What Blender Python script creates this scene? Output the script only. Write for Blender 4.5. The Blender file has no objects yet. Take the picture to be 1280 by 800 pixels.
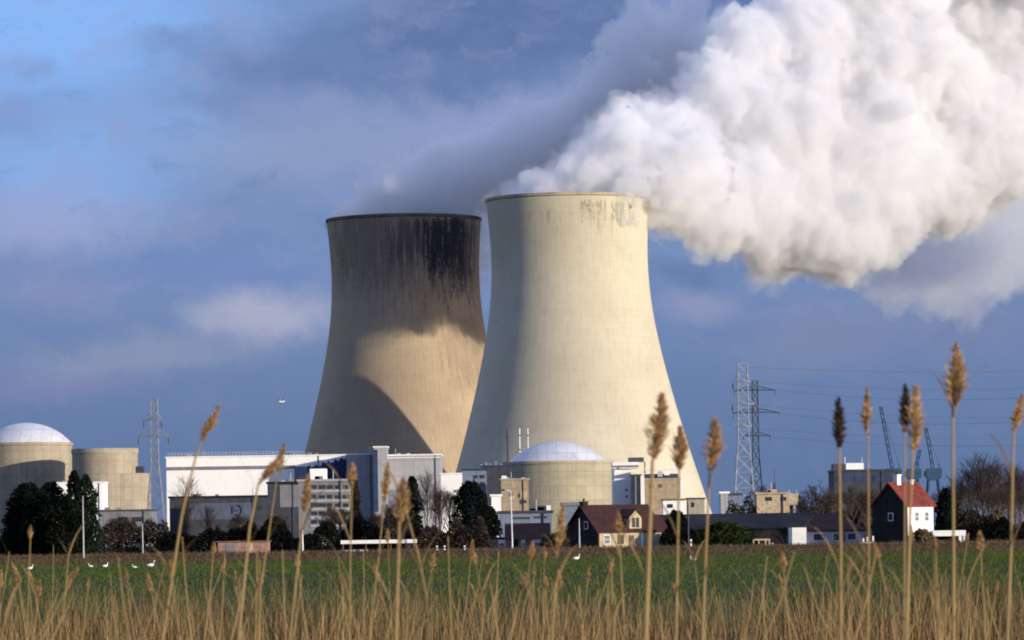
import bpy, bmesh, math, random
import numpy as np
from mathutils import Vector, Matrix, noise as mnoise

# ------------------------------------------------------------------ camera, light, exposure
scene = bpy.context.scene
C = scene.collection
F = 5240.0                      # focal length in pixels of the 1280 px wide photograph
CX, HY = 640.0, 663.0           # principal point: the horizon row at the centre
ROLL = math.radians(0.85)
EYE = 3.0
EXPOSURE = 0.0
R = math.radians

cam_d = bpy.data.cameras.new('camera')
cam = bpy.data.objects.new('camera', cam_d)
C.objects.link(cam)
scene.camera = cam
cam_d.sensor_fit = 'HORIZONTAL'
cam_d.sensor_width = 36.0
cam_d.lens = F / 1280.0 * 36.0
cam_d.shift_y = (HY - 400.0) / 1280.0
cam_d.clip_start = 0.5
cam_d.clip_end = 30000.0
cam.location = (0, 0, EYE)
cam.rotation_euler = (Matrix.Rotation(R(90), 3, 'X') @ Matrix.Rotation(-ROLL, 3, 'Z')).to_euler()
cam_d.dof.use_dof = True
cam_d.dof.focus_distance = 1100.0
cam_d.dof.aperture_fstop = 14.5

scene.view_settings.view_transform = 'Standard'
scene.view_settings.look = 'None'
scene.view_settings.exposure = EXPOSURE
scene.view_settings.gamma = 1.0
scene.view_settings.use_curve_mapping = False
scene.cycles.use_denoising = True
scene.cycles.max_bounces = 22
scene.cycles.volume_bounces = 20
scene.cycles.transparent_max_bounces = 24
scene.cycles.filter_width = 1.9

SUN_AZ, SUN_EL = 52.0, 9.0     # degrees right of the direction back to the camera; elevation
sun_dir = Vector((math.sin(R(SUN_AZ)) * math.cos(R(SUN_EL)), -math.cos(R(SUN_AZ)) * math.cos(R(SUN_EL)), math.sin(R(SUN_EL))))
sd = bpy.data.lights.new('sun', 'SUN')
sd.energy = 4.6
sd.color = (1.0, 0.885, 0.72)
sd.angle = R(0.5)
sun = bpy.data.objects.new('sun', sd)
C.objects.link(sun)
sun.rotation_euler = sun_dir.to_track_quat('Z', 'Y').to_euler()
sun.location = (300, -300, 300)


class NT:
    """small helper for building node trees"""
    def __init__(self, tree):
        self.t = tree
        self.t.nodes.clear()

    def n(self, kind, **kw):
        nd = self.t.nodes.new(kind)
        for k, v in kw.items():
            setattr(nd, k, v)
        return nd

    def put(self, sock, v):
        if isinstance(v, bpy.types.NodeSocket):
            self.t.links.new(v, sock)
        else:
            sock.default_value = v

    def math(self, op, a, b=0.0, clamp=False):
        nd = self.n('ShaderNodeMath', operation=op, use_clamp=clamp)
        self.put(nd.inputs[0], a)
        self.put(nd.inputs[1], b)
        return nd.outputs[0]

    def vmath(self, op, a, b=None):
        nd = self.n('ShaderNodeVectorMath', operation=op)
        self.put(nd.inputs[0], a)
        if b is not None:
            self.put(nd.inputs[1], b)
        return nd.outputs['Value'] if op in ('LENGTH', 'DOT_PRODUCT') else nd.outputs[0]

    def ramp(self, v, a, b, lo=0.0, hi=1.0):
        nd = self.n('ShaderNodeMapRange', interpolation_type='SMOOTHSTEP')
        self.put(nd.inputs['Value'], v)
        self.put(nd.inputs['From Min'], a)
        self.put(nd.inputs['From Max'], b)
        self.put(nd.inputs['To Min'], lo)
        self.put(nd.inputs['To Max'], hi)
        return nd.outputs['Result']

    def mix(self, f, a, b, blend='MIX'):
        nd = self.n('ShaderNodeMix', data_type='RGBA', blend_type=blend)
        self.put(nd.inputs[0], f)
        self.put(nd.inputs[6], a if isinstance(a, bpy.types.NodeSocket) else (*a[:3], 1))
        self.put(nd.inputs[7], b if isinstance(b, bpy.types.NodeSocket) else (*b[:3], 1))
        return nd.outputs[2]

    def noise(self, vec, scale, detail=4.0, rough=0.55, col=False):
        nd = self.n('ShaderNodeTexNoise')
        self.put(nd.inputs['Vector'], vec)
        nd.inputs['Scale'].default_value = scale
        nd.inputs['Detail'].default_value = detail
        nd.inputs['Roughness'].default_value = rough
        return nd.outputs['Color' if col else 'Fac']

    def sep(self, v):
        nd = self.n('ShaderNodeSeparateXYZ')
        self.put(nd.inputs[0], v)
        return nd.outputs

    def comb(self, x, y, z=0.0):
        nd = self.n('ShaderNodeCombineXYZ')
        for s, v in zip(nd.inputs, (x, y, z)):
            self.put(s, v)
        return nd.outputs[0]


# ------------------------------------------------------------------ sky: Nishita above, a bank of cloud low in the view
world = bpy.data.worlds.new('World')
scene.world = world
world.use_nodes = True
t = NT(world.node_tree)
sky = t.n('ShaderNodeTexSky', sky_type='NISHITA')
sky.sun_disc = False
sky.sun_elevation = R(SUN_EL)
sky.sun_rotation = R(180.0 - SUN_AZ)
sky.air_density = 1.0
sky.dust_density = 0.6
sky.ozone_density = 2.0
bg_sky = t.n('ShaderNodeBackground')
t.put(bg_sky.inputs['Color'], t.mix(1.0, sky.outputs[0], (0.86, 0.94, 1.50), 'MULTIPLY'))
bg_sky.inputs['Strength'].default_value = 0.145
tc = t.n('ShaderNodeTexCoord')
d = t.sep(tc.outputs['Generated'])
dy = t.math('MAXIMUM', d[1], 0.02)
u = t.math('MULTIPLY', t.math('DIVIDE', d[0], dy), F)
v = t.math('MULTIPLY', t.math('DIVIDE', d[2], dy), F)
uv = t.comb(u, v)
w1 = t.vmath('SUBTRACT', t.noise(uv, 0.006, 5, 0.6, True), (0.5, 0.5, 0.5))
w2 = t.vmath('SUBTRACT', t.noise(uv, 0.022, 4, 0.6, True), (0.5, 0.5, 0.5))
wuv = t.vmath('ADD', uv, t.vmath('ADD', t.vmath('MULTIPLY', w1, (150, 95, 0)), t.vmath('MULTIPLY', w2, (55, 34, 0))))
col = t.mix(t.ramp(v, 30.0, 420.0), (0.094, 0.172, 0.358), (0.150, 0.255, 0.510))
BLOBS = [  # centre and radius in the photograph's pixels, colour, strength
    (40, 20, 430, 165, (0.185, 0.430, 0.93), 1.0), (70, 205, 230, 80, (0.200, 0.420, 0.88), 0.75), (250, 150, 190, 70, (0.200, 0.380, 0.78), 0.6),
    (600, 50, 330, 85, (0.088, 0.172, 0.405), 1.0), (560, 95, 200, 36, (0.105, 0.190, 0.43), 0.7), (330, 90, 190, 55, (0.155, 0.265, 0.55), 0.75), (660, 25, 190, 75, (0.080, 0.160, 0.385), 0.85),
    (240, 48, 100, 24, (0.150, 0.260, 0.55), 0.7), (335, 72, 110, 30, (0.130, 0.220, 0.48), 0.8), (300, 112, 100, 22, (0.140, 0.235, 0.50), 0.7), (440, 88, 130, 40, (0.105, 0.190, 0.44), 0.85), (360, 140, 100, 22, (0.150, 0.235, 0.49), 0.6), (45, 80, 44, 22, (0.165, 0.300, 0.64), 0.6), (30, 135, 50, 34, (0.160, 0.290, 0.62), 0.6),
    (450, 175, 300, 75, (0.238, 0.322, 0.55), 0.85), (620, 140, 160, 40, (0.280, 0.320, 0.60), 0.6), (60, 265, 210, 60, (0.300, 0.370, 0.66), 0.75),
    (260, 330, 300, 55, (0.130, 0.230, 0.52), 0.75), (80, 350, 120, 40, (0.215, 0.255, 0.50), 0.6),
    (340, 395, 110, 48, (0.385, 0.410, 0.58), 0.95), (180, 440, 220, 36, (0.240, 0.290, 0.47), 0.75), (60, 470, 160, 26, (0.200, 0.225, 0.43), 0.6),
    (870, 385, 90, 30, (0.270, 0.300, 0.52), 0.75), (1040, 430, 130, 60, (0.185, 0.235, 0.42), 0.75), (1210, 420, 150, 60, (0.160, 0.215, 0.41), 0.7),
    (860, 340, 80, 30, (0.095, 0.170, 0.40), 0.7), (960, 5, 90, 40, (0.080, 0.155, 0.38), 0.8),
]
for bx, by, rx, ry, bc, st in BLOBS:
    q = t.vmath('MULTIPLY', t.vmath('SUBTRACT', wuv, (bx - CX, HY - by, 0)), (1 / rx, 1 / ry, 0))
    m = t.math('MULTIPLY', t.ramp(t.vmath('LENGTH', q), 1.15, 0.15), st)
    col = t.mix(m, col, bc)
fine = t.noise(t.vmath('MULTIPLY', wuv, (1.0, 1.9, 1.0)), 0.011, 6, 0.62)
grey = t.n('ShaderNodeHueSaturation')
grey.inputs['Saturation'].default_value = 0.90
t.put(grey.inputs['Color'], col)
col = grey.outputs[0]
hi = t.ramp(v, 120.0, 460.0, 0.25, 1.0)
col = t.mix(t.math('MULTIPLY', t.ramp(fine, 0.44, 0.80, 0, 0.50), hi), col, (0.300, 0.330, 0.57))
col = t.mix(t.math('MULTIPLY', t.ramp(fine, 0.48, 0.24, 0, 0.25), hi), col, (0.095, 0.165, 0.38))
bg_c = t.n('ShaderNodeBackground')
t.put(bg_c.inputs['Color'], col)
bg_c.inputs['Strength'].default_value = 2.0 ** (-EXPOSURE)
el = t.math('ARCSINE', d[2])
bank = t.math('MULTIPLY', t.ramp(el, R(24), R(9)), t.ramp(d[1], 0.25, 0.7))
mixs = t.n('ShaderNodeMixShader')
t.put(mixs.inputs[0], bank)
t.put(mixs.inputs[1], bg_sky.outputs[0])
t.put(mixs.inputs[2], bg_c.outputs[0])
bg_h = t.n('ShaderNodeBackground')          # unseen bright cloud added above the view to fill the shaded steam
t.put(bg_h.inputs['Color'], t.mix(t.ramp(t.noise(tc.outputs['Generated'], 5.0, 5, 0.6), 0.35, 0.65), (0.42, 0.56, 1.00), (0.84, 0.92, 1.22)))
bg_h.inputs['Strength'].default_value = 2.0 ** (-EXPOSURE)
mixh = t.n('ShaderNodeMixShader')
t.put(mixh.inputs[0], t.math('MULTIPLY', t.ramp(el, R(9), R(22)), t.ramp(d[1], -0.15, 0.25)))
t.put(mixh.inputs[1], mixs.outputs[0])
t.put(mixh.inputs[2], bg_h.outputs[0])
wo = t.n('ShaderNodeOutputWorld')
t.put(wo.inputs['Surface'], mixh.outputs[0])
world.cycles.sampling_method = 'MANUAL'
world.cycles.sample_map_resolution = 512

# ------------------------------------------------------------------ helpers
rnd = random.Random(7)


def W(px, py, D):
    """the world point at depth D that the photograph shows at pixel (px, py)"""
    dx, dz = (px - CX) / F, (HY - py) / F
    c, s = math.cos(ROLL), math.sin(ROLL)
    return Vector(((dx * c + dz * s) * D, D, EYE + (-dx * s + dz * c) * D))


def tag(o, label=None, cat=None, group=None, kind=None):
    if label:
        o['label'] = label
    if cat:
        o['category'] = cat
    if group:
        o['group'] = group
    if kind:
        o['kind'] = kind
    return o


def thing(name, label, cat, loc, rz=0.0, group=None):
    o = bpy.data.objects.new(name, None)
    o.empty_display_size = 0.3
    C.objects.link(o)
    o.location = loc
    o.rotation_euler = (0, 0, rz)
    return tag(o, label, cat, group)


class MB:
    def __init__(self):
        self.v, self.f, self.smooth = [], [], False

    def add(self, vs, fs):
        k = len(self.v)
        self.v += [tuple(p) for p in vs]
        self.f += [tuple(i + k for i in f) for f in fs]
        return self

    def box(self, x0, x1, y0, y1, z0, z1):
        return self.add([(x0, y0, z0), (x1, y0, z0), (x1, y1, z0), (x0, y1, z0), (x0, y0, z1), (x1, y0, z1), (x1, y1, z1), (x0, y1, z1)],
                        [(0, 3, 2, 1), (4, 5, 6, 7), (0, 1, 5, 4), (1, 2, 6, 5), (2, 3, 7, 6), (3, 0, 4, 7)])

    def tube(self, p, q, r0, r1=None, n=6):
        return self.loft([p, q], [r0, r0 if r1 is None else r1], n)

    def loft(self, pts, rad, n=6):
        pts = [Vector(p) for p in pts]
        vs, fs = [], []
        for i, p in enumerate(pts):
            d = (pts[min(i + 1, len(pts) - 1)] - pts[max(i - 1, 0)])
            if d.length < 1e-9:
                d = Vector((0, 0, 1))
            d.normalize()
            a = d.cross(Vector((0, 1, 0)) if abs(d.y) < 0.9 else Vector((1, 0, 0))).normalized()
            b = d.cross(a)
            for k in range(n):
                th = 2 * math.pi * k / n
                vs.append(p + (a * math.cos(th) + b * math.sin(th)) * rad[i])
        for i in range(len(pts) - 1):
            for k in range(n):
                k2 = (k + 1) % n
                fs.append((i * n + k, i * n + k2, (i + 1) * n + k2, (i + 1) * n + k))
        fs.append(tuple(reversed(range(n))))
        fs.append(tuple((len(pts) - 1) * n + k for k in range(n)))
        return self.add(vs, fs)

    def lathe(self, prof, n=48, cx=0.0, cy=0.0, lean=0.0, a0=0.0, a1=2 * math.pi):
        """prof: (radius, z) from bottom to top; lean shifts x per metre of height"""
        full = abs(a1 - a0 - 2 * math.pi) < 1e-6
        m = n if full else n + 1
        vs, fs = [], []
        for r, z in prof:
            for k in range(m):
                th = a0 + (a1 - a0) * k / n
                vs.append((cx + lean * z + r * math.cos(th), cy + r * math.sin(th), z))
        for i in range(len(prof) - 1):
            for k in range(n):
                k2 = (k + 1) % m
                fs.append((i * m + k, i * m + k2, (i + 1) * m + k2, (i + 1) * m + k))
        return self.add(vs, fs)

    def prism(self, poly, y0, y1):
        """polygon in x-z (counter-clockwise seen from -y), extruded from y0 to y1"""
        n = len(poly)
        vs = [(x, y0, z) for x, z in poly] + [(x, y1, z) for x, z in poly]
        fs = [tuple(range(n)), tuple(reversed(range(n, 2 * n)))]
        for k in range(n):
            k2 = (k + 1) % n
            fs.append((k2, k, n + k, n + k2))
        return self.add(vs, fs)

    def build(self, name, mat, parent=None, smooth=False):
        me = bpy.data.meshes.new(name)
        me.from_pydata(self.v, [], self.f)
        me.update()
        if smooth:
            me.polygons.foreach_set('use_smooth', [True] * len(me.polygons))
        if mat:
            me.materials.append(mat)
        o = bpy.data.objects.new(name, me)
        C.objects.link(o)
        if parent:
            o.parent = parent
        return o


def mat(name, c, var=0.18, scale=0.6, rough=0.85, bump=0.0, streak=0.0, spec=0.25, tint=None, panel=0.0):
    """a weathered surface: broad and fine colour noise, optional vertical streaks and bump"""
    m = bpy.data.materials.new(name)
    m.use_nodes = True
    t = NT(m.node_tree)
    tc = t.n('ShaderNodeTexCoord').outputs['Object']
    n1 = t.noise(tc, scale, 6, 0.65)
    n2 = t.noise(tc, scale * 7.3, 3, 0.6)
    f = t.math('ADD', t.math('MULTIPLY', n1, 0.65), t.math('MULTIPLY', n2, 0.35))
    dark = tuple(x * (1 - 2 * var) for x in c)
    lite = tuple(min(0.95, x * (1 + 1.2 * var)) for x in c)
    if tint:
        dark = tint
    col = t.mix(t.ramp(f, 0.32, 0.68), dark, lite)
    if streak:
        st = t.noise(t.vmath('MULTIPLY', tc, (1.0, 1.0, 0.06)), scale * 3.1, 4, 0.6)
        col = t.mix(t.ramp(st, 0.56, 0.75, 0, streak), col, tuple(x * 0.4 for x in c))
    if panel:
        s3 = t.sep(tc)
        fx = t.math('FRACT', t.math('DIVIDE', t.math('ADD', s3[0], 500.3), panel))
        fz = t.math('FRACT', t.math('DIVIDE', t.math('ADD', s3[2], 100.4), panel * 1.6))
        seam = t.math('MAXIMUM', t.ramp(fx, 0.90, 0.96), t.ramp(fz, 0.93, 0.97))
        cell = t.noise(t.comb(t.math('FLOOR', t.math('DIVIDE', t.math('ADD', s3[0], 500.3), panel)), t.math('FLOOR', t.math('DIVIDE', t.math('ADD', s3[2], 100.4), panel * 1.6))), 0.73, 1)
        col = t.mix(t.ramp(cell, 0.35, 0.65, 0, 0.22), col, tuple(x * 0.6 for x in c))
        col = t.mix(t.math('MULTIPLY', seam, 0.35), col, tuple(x * 0.35 for x in c))
    b = t.n('ShaderNodeBsdfPrincipled')
    t.put(b.inputs['Base Color'], col)
    b.inputs['Roughness'].default_value = rough
    b.inputs['Specular IOR Level'].default_value = spec
    if bump:
        bn = t.n('ShaderNodeBump')
        bn.inputs['Strength'].default_value = bump
        bn.inputs['Distance'].default_value = 0.1
        t.put(bn.inputs['Height'], f)
        t.put(b.inputs['Normal'], bn.outputs[0])
    o = t.n('ShaderNodeOutputMaterial')
    t.put(o.inputs[0], b.outputs[0])
    return m


def leaf_mat(name, c, var=0.35, scale=0.5, trans=0.25, isl=0.4):
    m = bpy.data.materials.new(name)
    m.use_nodes = True
    t = NT(m.node_tree)
    tc = t.n('ShaderNodeTexCoord').outputs['Object']
    f = t.noise(tc, scale, 4, 0.7)
    geo = t.n('ShaderNodeNewGeometry')
    f2 = t.math('ADD', t.math('MULTIPLY', f, 1 - isl), t.math('MULTIPLY', geo.outputs['Random Per Island'], isl))
    col = t.mix(t.ramp(f2, 0.25, 0.75), tuple(x * (1 - var) for x in c), tuple(x * (1 + var) for x in c))
    b = t.n('ShaderNodeBsdfDiffuse')
    t.put(b.inputs[0], col)
    tr = t.n('ShaderNodeBsdfTranslucent')
    t.put(tr.inputs[0], col)
    mx = t.n('ShaderNodeMixShader')
    mx.inputs[0].default_value = trans
    t.put(mx.inputs[1], b.outputs[0])
    t.put(mx.inputs[2], tr.outputs[0])
    o = t.n('ShaderNodeOutputMaterial')
    t.put(o.inputs[0], mx.outputs[0])
    return m


# plain palette (real base colours, bar the bungalow's shaded wall and the navy shade)
m_white = mat('white_paint', (0.86, 0.85, 0.81), 0.06, 0.2, 0.7, streak=0.15)
m_white_clad = mat('white_cladding', (0.90, 0.89, 0.85), 0.03, 0.08, 0.6, streak=0.06)
m_grey_clad = mat('light_grey_cladding', (0.40, 0.40, 0.41), 0.06, 0.1, 0.6, streak=0.12, panel=3.5)
m_shadewall = mat('blue_shade_render', (0.46, 0.50, 0.60), 0.08, 0.5, 0.8, streak=0.15)  # bluish tone puts the bungalow front's shade into the wall colour
m_midgrey = mat('grey_panel', (0.22, 0.22, 0.235), 0.12, 0.3, 0.7, streak=0.2, panel=2.6)
m_darkgrey = mat('dark_grey_panel', (0.055, 0.06, 0.075), 0.2, 0.3, 0.7, panel=3.0)
m_bluegrey = mat('blue_grey_panel', (0.20, 0.235, 0.32), 0.12, 0.3, 0.6, panel=2.8)
m_slate = mat('slate_blue_panel', (0.10, 0.12, 0.17), 0.15, 0.3, 0.6, panel=2.8)
m_navy = mat('navy_shade', (0.035, 0.055, 0.13), 0.2, 0.3, 0.6, panel=2.5)
m_concrete = mat('sandy_concrete', (0.40, 0.34, 0.245), 0.10, 0.12, 0.9, streak=0.25, panel=3.2)
m_concrete2 = mat('yellow_concrete', (0.42, 0.375, 0.26), 0.08, 0.12, 0.9, streak=0.2, panel=3.6)
m_sand = mat('sand_brick', (0.42, 0.335, 0.22), 0.15, 0.4, 0.9, streak=0.2, panel=2.6)
m_brick = mat('pink_brick', (0.36, 0.215, 0.18), 0.25, 1.2, 0.9, streak=0.2)
m_cream = mat('cream_render', (0.50, 0.41, 0.27), 0.15, 0.6, 0.9, streak=0.3)
m_tile_red = mat('red_roof_tiles', (0.23, 0.048, 0.034), 0.28, 1.1, 0.85, streak=0.4, panel=0.45)
m_tile_dark = mat('maroon_roof_tiles', (0.060, 0.022, 0.019), 0.28, 1.2, 0.8, streak=0.3, panel=0.5)
m_roof_black = mat('black_roofing', (0.012, 0.011, 0.016), 0.25, 0.5, 0.8)
m_darkbrick = mat('dark_brick', (0.028, 0.022, 0.022), 0.3, 1.2, 0.9)
m_glass = mat('dark_window_glass', (0.03, 0.035, 0.045), 0.2, 0.5, 0.15, spec=0.5)
m_dome = mat('pale_dome_coating', (0.66, 0.66, 0.68), 0.08, 0.1, 0.55, streak=0.35, panel=4.0)
m_steel = mat('galvanised_steel', (0.42, 0.43, 0.45), 0.15, 0.8, 0.5, spec=0.5)
m_steel_pale = mat('white_painted_steel', (0.70, 0.71, 0.72), 0.08, 0.5, 0.5, spec=0.4)
m_pylon_grey = mat('grey_pylon_steel', (0.25, 0.26, 0.29), 0.15, 0.5, 0.5)
m_pylon = mat('pylon_steel', (0.42, 0.43, 0.46), 0.15, 0.5, 0.5)
m_steel_dark = mat('dark_steel', (0.07, 0.075, 0.085), 0.2, 0.8, 0.6)
m_crane = mat('blue_crane_paint', (0.035, 0.085, 0.16), 0.2, 0.5, 0.5)
m_wire = mat('wire_aluminium', (0.10, 0.11, 0.13), 0.1, 0.5, 0.5)
m_wood = mat('weathered_wood', (0.16, 0.11, 0.07), 0.3, 1.5, 0.9)
m_bark = mat('bark', (0.060, 0.045, 0.036), 0.3, 2.0, 0.95)
m_twig = mat('twigs', (0.115, 0.078, 0.056), 0.3, 0.6, 0.95)
m_twig_tan = mat('tan_twigs', (0.17, 0.115, 0.07), 0.3, 0.6, 0.95)
m_birch = mat('birch_bark', (0.52, 0.50, 0.46), 0.3, 2.5, 0.9)
m_conifer = leaf_mat('dark_conifer_needles', (0.011, 0.015, 0.011), 0.6, 0.6)
m_conifer_g = leaf_mat('green_conifer_needles', (0.018, 0.034, 0.020))
m_bushgreen = leaf_mat('green_bush_leaves', (0.026, 0.040, 0.013), 0.5)
m_bushbrown = leaf_mat('brown_bush_twigs', (0.056, 0.043, 0.032))
m_bushdark = leaf_mat('dark_hedge_leaves', (0.012, 0.013, 0.012))
m_bushtan = leaf_mat('dry_tan_bush', (0.17, 0.125, 0.06))

# ------------------------------------------------------------------ ground, field, road
def sheet(name, x0, x1, y0, y1, z, m, nx=1, ny=1, wob=0.0):
    vs, fs = [], []
    for j in range(ny + 1):
        for i in range(nx + 1):
            x, y = x0 + (x1 - x0) * i / nx, y0 + (y1 - y0) * j / ny
            dz = wob * mnoise.fractal(Vector((x * 0.05, y * 0.05, 0)), 0.8, 2.0, 3) if wob else 0
            vs.append((x, y, z + dz))
    for j in range(ny):
        for i in range(nx):
            a = j * (nx + 1) + i
            fs.append((a, a + 1, a + nx + 2, a + nx + 1))
    return tag(MB().add(vs, fs).build(name, m), kind='structure')


def ground_mat(name, c1, c2, c3, s1, s2, stretch=(1, 1, 1)):
    m = bpy.data.materials.new(name)
    m.use_nodes = True
    t = NT(m.node_tree)
    tc = t.vmath('MULTIPLY', t.n('ShaderNodeTexCoord').outputs['Object'], stretch)
    a, b_ = t.noise(tc, s1, 6, 0.65), t.noise(tc, s2, 5, 0.7)
    col = t.mix(t.ramp(a, 0.36, 0.64), c1, c2)
    col = t.mix(t.ramp(b_, 0.45, 0.75), col, c3)
    bs = t.n('ShaderNodeBsdfPrincipled')
    t.put(bs.inputs['Base Color'], col)
    bs.inputs['Roughness'].default_value = 0.95
    bs.inputs['Specular IOR Level'].default_value = 0.1
    bn = t.n('ShaderNodeBump')
    bn.inputs['Strength'].default_value = 0.6
    bn.inputs['Distance'].default_value = 0.15
    t.put(bn.inputs['Height'], b_)
    t.put(bs.inputs['Normal'], bn.outputs[0])
    o = t.n('ShaderNodeOutputMaterial')
    t.put(o.inputs[0], bs.outputs[0])
    return m


m_earth = ground_mat('rough_ground', (0.045, 0.036, 0.022), (0.030, 0.030, 0.014), (0.075, 0.055, 0.032), 0.03, 0.6)
m_field = ground_mat('grass_field', (0.034, 0.060, 0.013), (0.046, 0.066, 0.016), (0.050, 0.048, 0.018), 0.02, 0.35, (0.5, 1, 1))
m_verge = ground_mat('dry_verge', (0.055, 0.034, 0.018), (0.030, 0.026, 0.012), (0.085, 0.055, 0.028), 0.12, 0.9)
m_road = mat('pale_lane', (0.24, 0.185, 0.12), 0.2, 0.3, 0.95)
m_marsh = ground_mat('marsh_mud', (0.030, 0.022, 0.014), (0.045, 0.034, 0.018), (0.07, 0.05, 0.026), 0.3, 2.0)

sheet('ground', -6000, 6000, -60, 14000, 0.0, m_earth, 4, 6)
sheet('field', -220, 220, 118, 470, 0.03, m_field, 60, 60, 0.10)
sheet('marsh_ground', -60, 60, 4, 118, 0.03, m_marsh, 30, 30, 0.05)
# low grass bank and the lane on it, in front of the houses
bank_m = MB()
prof = [(440, 0.0), (470, 0.16), (500, 0.30), (514, 0.55), (517, 0.62), (540, 0.62), (552, 0.1), (556, -0.05)]
xs = [-260 + 520 * i / 80 for i in range(81)]
vs = [(x, y, z + (0.10 * mnoise.noise(Vector((x * 0.12, y * 0.1, 3))) if 440 < y < 516 else 0)) for x in xs for y, z in prof]
npf = len(prof)
fs = [(i * npf + j, (i + 1) * npf + j, (i + 1) * npf + j + 1, i * npf + j + 1) for i in range(80) for j in range(npf - 1)]
tag(bank_m.add(vs, fs).build('grass_bank', m_verge), kind='structure')
sheet('road', -260, 260, 520, 528, 0.66, m_road)

# ------------------------------------------------------------------ cooling towers
LEAN = -math.tan(R(0.95))
TPROF = [(0, 67.4), (13.3, 63.0), (22, 60.2), (32.4, 57.0), (42, 54.0), (53.4, 50.9), (63, 48.3), (72.5, 45.9), (82, 43.6), (91.5, 41.6), (101, 39.8),
         (110, 38.5), (120, 37.6), (129.7, 37.25), (139, 37.4), (148, 38.0), (156, 38.6), (160.6, 38.9)]


def smooth_prof(p, n=60):
    z = np.array([a for a, b in p], float)
    r = np.array([b for a, b in p], float)
    zz = np.linspace(z[0], z[-1], n)
    rr = np.interp(zz, z, r)
    for _ in range(6):
        rr[1:-1] = (rr[:-2] + 2 * rr[1:-1] + rr[2:]) / 4
    return list(zip(rr, zz))


def tower_mat(name, c_lo, c_hi, stain_col, patch, drip, seed, rib_k=0.05):
    """board-marked concrete with lift lines, ribs and dark algae drips under the rim; patch = (angle, width, z top, depth, strength)"""
    m = bpy.data.materials.new(name)
    m.use_nodes = True
    t = NT(m.node_tree)
    oc = t.n('ShaderNodeTexCoord').outputs['Object']
    s = t.sep(oc)
    ang = t.math('ARCTAN2', t.math('SUBTRACT', s[0], t.math('MULTIPLY', s[2], LEAN)), t.math('MULTIPLY', s[1], -1.0))
    z = s[2]
    wob = t.math('MULTIPLY', t.math('SUBTRACT', t.noise(t.comb(ang, t.math('MULTIPLY', z, 0.02), seed), 9.0, 3), 0.5), 0.03)
    pc = t.comb(t.math('ADD', ang, wob), t.math('MULTIPLY', z, 0.012), seed)
    broad = t.noise(oc, 0.018, 5, 0.6)
    streaks = t.noise(t.vmath('MULTIPLY', pc, (1, 0.35, 1)), 26.0, 5, 0.7)
    col = t.mix(t.ramp(broad, 0.3, 0.7), c_lo, c_hi)
    col = t.mix(t.ramp(streaks, 0.45, 0.75, 0.0, 0.30), col, tuple(x * 0.62 for x in c_lo))
    # construction lifts and meridional ribs
    lift = t.math('FRACT', t.math('MULTIPLY', z, 0.31))
    lf = t.noise(t.comb(t.math('MULTIPLY', ang, 3.0), t.math('FLOOR', t.math('MULTIPLY', z, 0.31)), seed + 4), 1.3, 2)
    col = t.mix(t.math('MULTIPLY', t.ramp(lift, 0.86, 0.95, 0, 0.16), t.ramp(lf, 0.35, 0.65)), col, tuple(x * 0.45 for x in c_lo))
    col = t.mix(t.ramp(lf, 0.5, 0.7, 0, 0.10), col, tuple(x * 0.6 for x in c_lo))
    rib = t.math('FRACT', t.math('MULTIPLY', ang, 19.1))
    col = t.mix(t.ramp(rib, 0.70, 0.95, 0, rib_k), col, tuple(x * 0.45 for x in c_lo))
    # drips
    for (pa, pw, zt, dep, stg) in patch:
        d1 = t.noise(t.vmath('MULTIPLY', pc, (1, 0.20, 1)), 17.0, 4, 0.75)
        d2 = t.noise(t.vmath('MULTIPLY', pc, (1, 1.6, 1)), 24.0, 4, 0.7)
        dd = t.math('ADD', t.math('MULTIPLY', d1, 0.7), t.math('MULTIPLY', d2, 0.3))
        am = t.ramp(t.math('ABSOLUTE', t.math('SUBTRACT', ang, pa)), pw, pw * 0.25)
        zn = t.math('DIVIDE', t.math('SUBTRACT', zt, z), dep)
        zm = t.math('MULTIPLY', t.ramp(zn, 1.0, 0.25), t.ramp(zn, -0.12, 0.06))
        thr = t.math('SUBTRACT', 0.70, t.math('MULTIPLY', t.math('MULTIPLY', am, zm), drip))
        k = t.ramp(t.math('SUBTRACT', dd, thr), -0.03, 0.15, 0.0, stg)
        k = t.math('MULTIPLY', k, t.ramp(t.math('MULTIPLY', am, zm), 0.0, 0.25))
        col = t.mix(k, col, stain_col)
    b = t.n('ShaderNodeBsdfPrincipled')
    t.put(b.inputs['Base Color'], col)
    b.inputs['Roughness'].default_value = 0.95
    b.inputs['Specular IOR Level'].default_value = 0.1
    bn = t.n('ShaderNodeBump')
    bn.inputs['Strength'].default_value = 0.2
    bn.inputs['Distance'].default_value = 0.3
    t.put(bn.inputs['Height'], streaks)
    t.put(b.inputs['Normal'], bn.outputs[0])
    o = t.n('ShaderNodeOutputMaterial')
    t.put(o.inputs[0], b.outputs[0])
    return m


m_tower1 = tower_mat('pale_tower_concrete', (0.51, 0.46, 0.335), (0.61, 0.555, 0.42), (0.13, 0.11, 0.075),
                     [(0.55, 1.0, 157, 24, 0.75), (-0.25, 0.5, 153, 15, 0.4)], 0.22, 3.0)
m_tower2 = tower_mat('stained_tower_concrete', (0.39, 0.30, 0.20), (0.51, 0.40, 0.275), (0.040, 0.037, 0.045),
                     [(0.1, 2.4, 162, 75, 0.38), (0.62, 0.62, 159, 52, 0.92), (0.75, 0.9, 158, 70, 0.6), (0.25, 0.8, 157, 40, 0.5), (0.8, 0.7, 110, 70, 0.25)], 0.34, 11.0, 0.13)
m_rim = mat('rim_concrete', (0.40, 0.36, 0.27), 0.2, 0.1, 0.95)
m_rim2 = mat('dark_rim_concrete', (0.15, 0.135, 0.12), 0.2, 0.1, 0.95)


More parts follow.
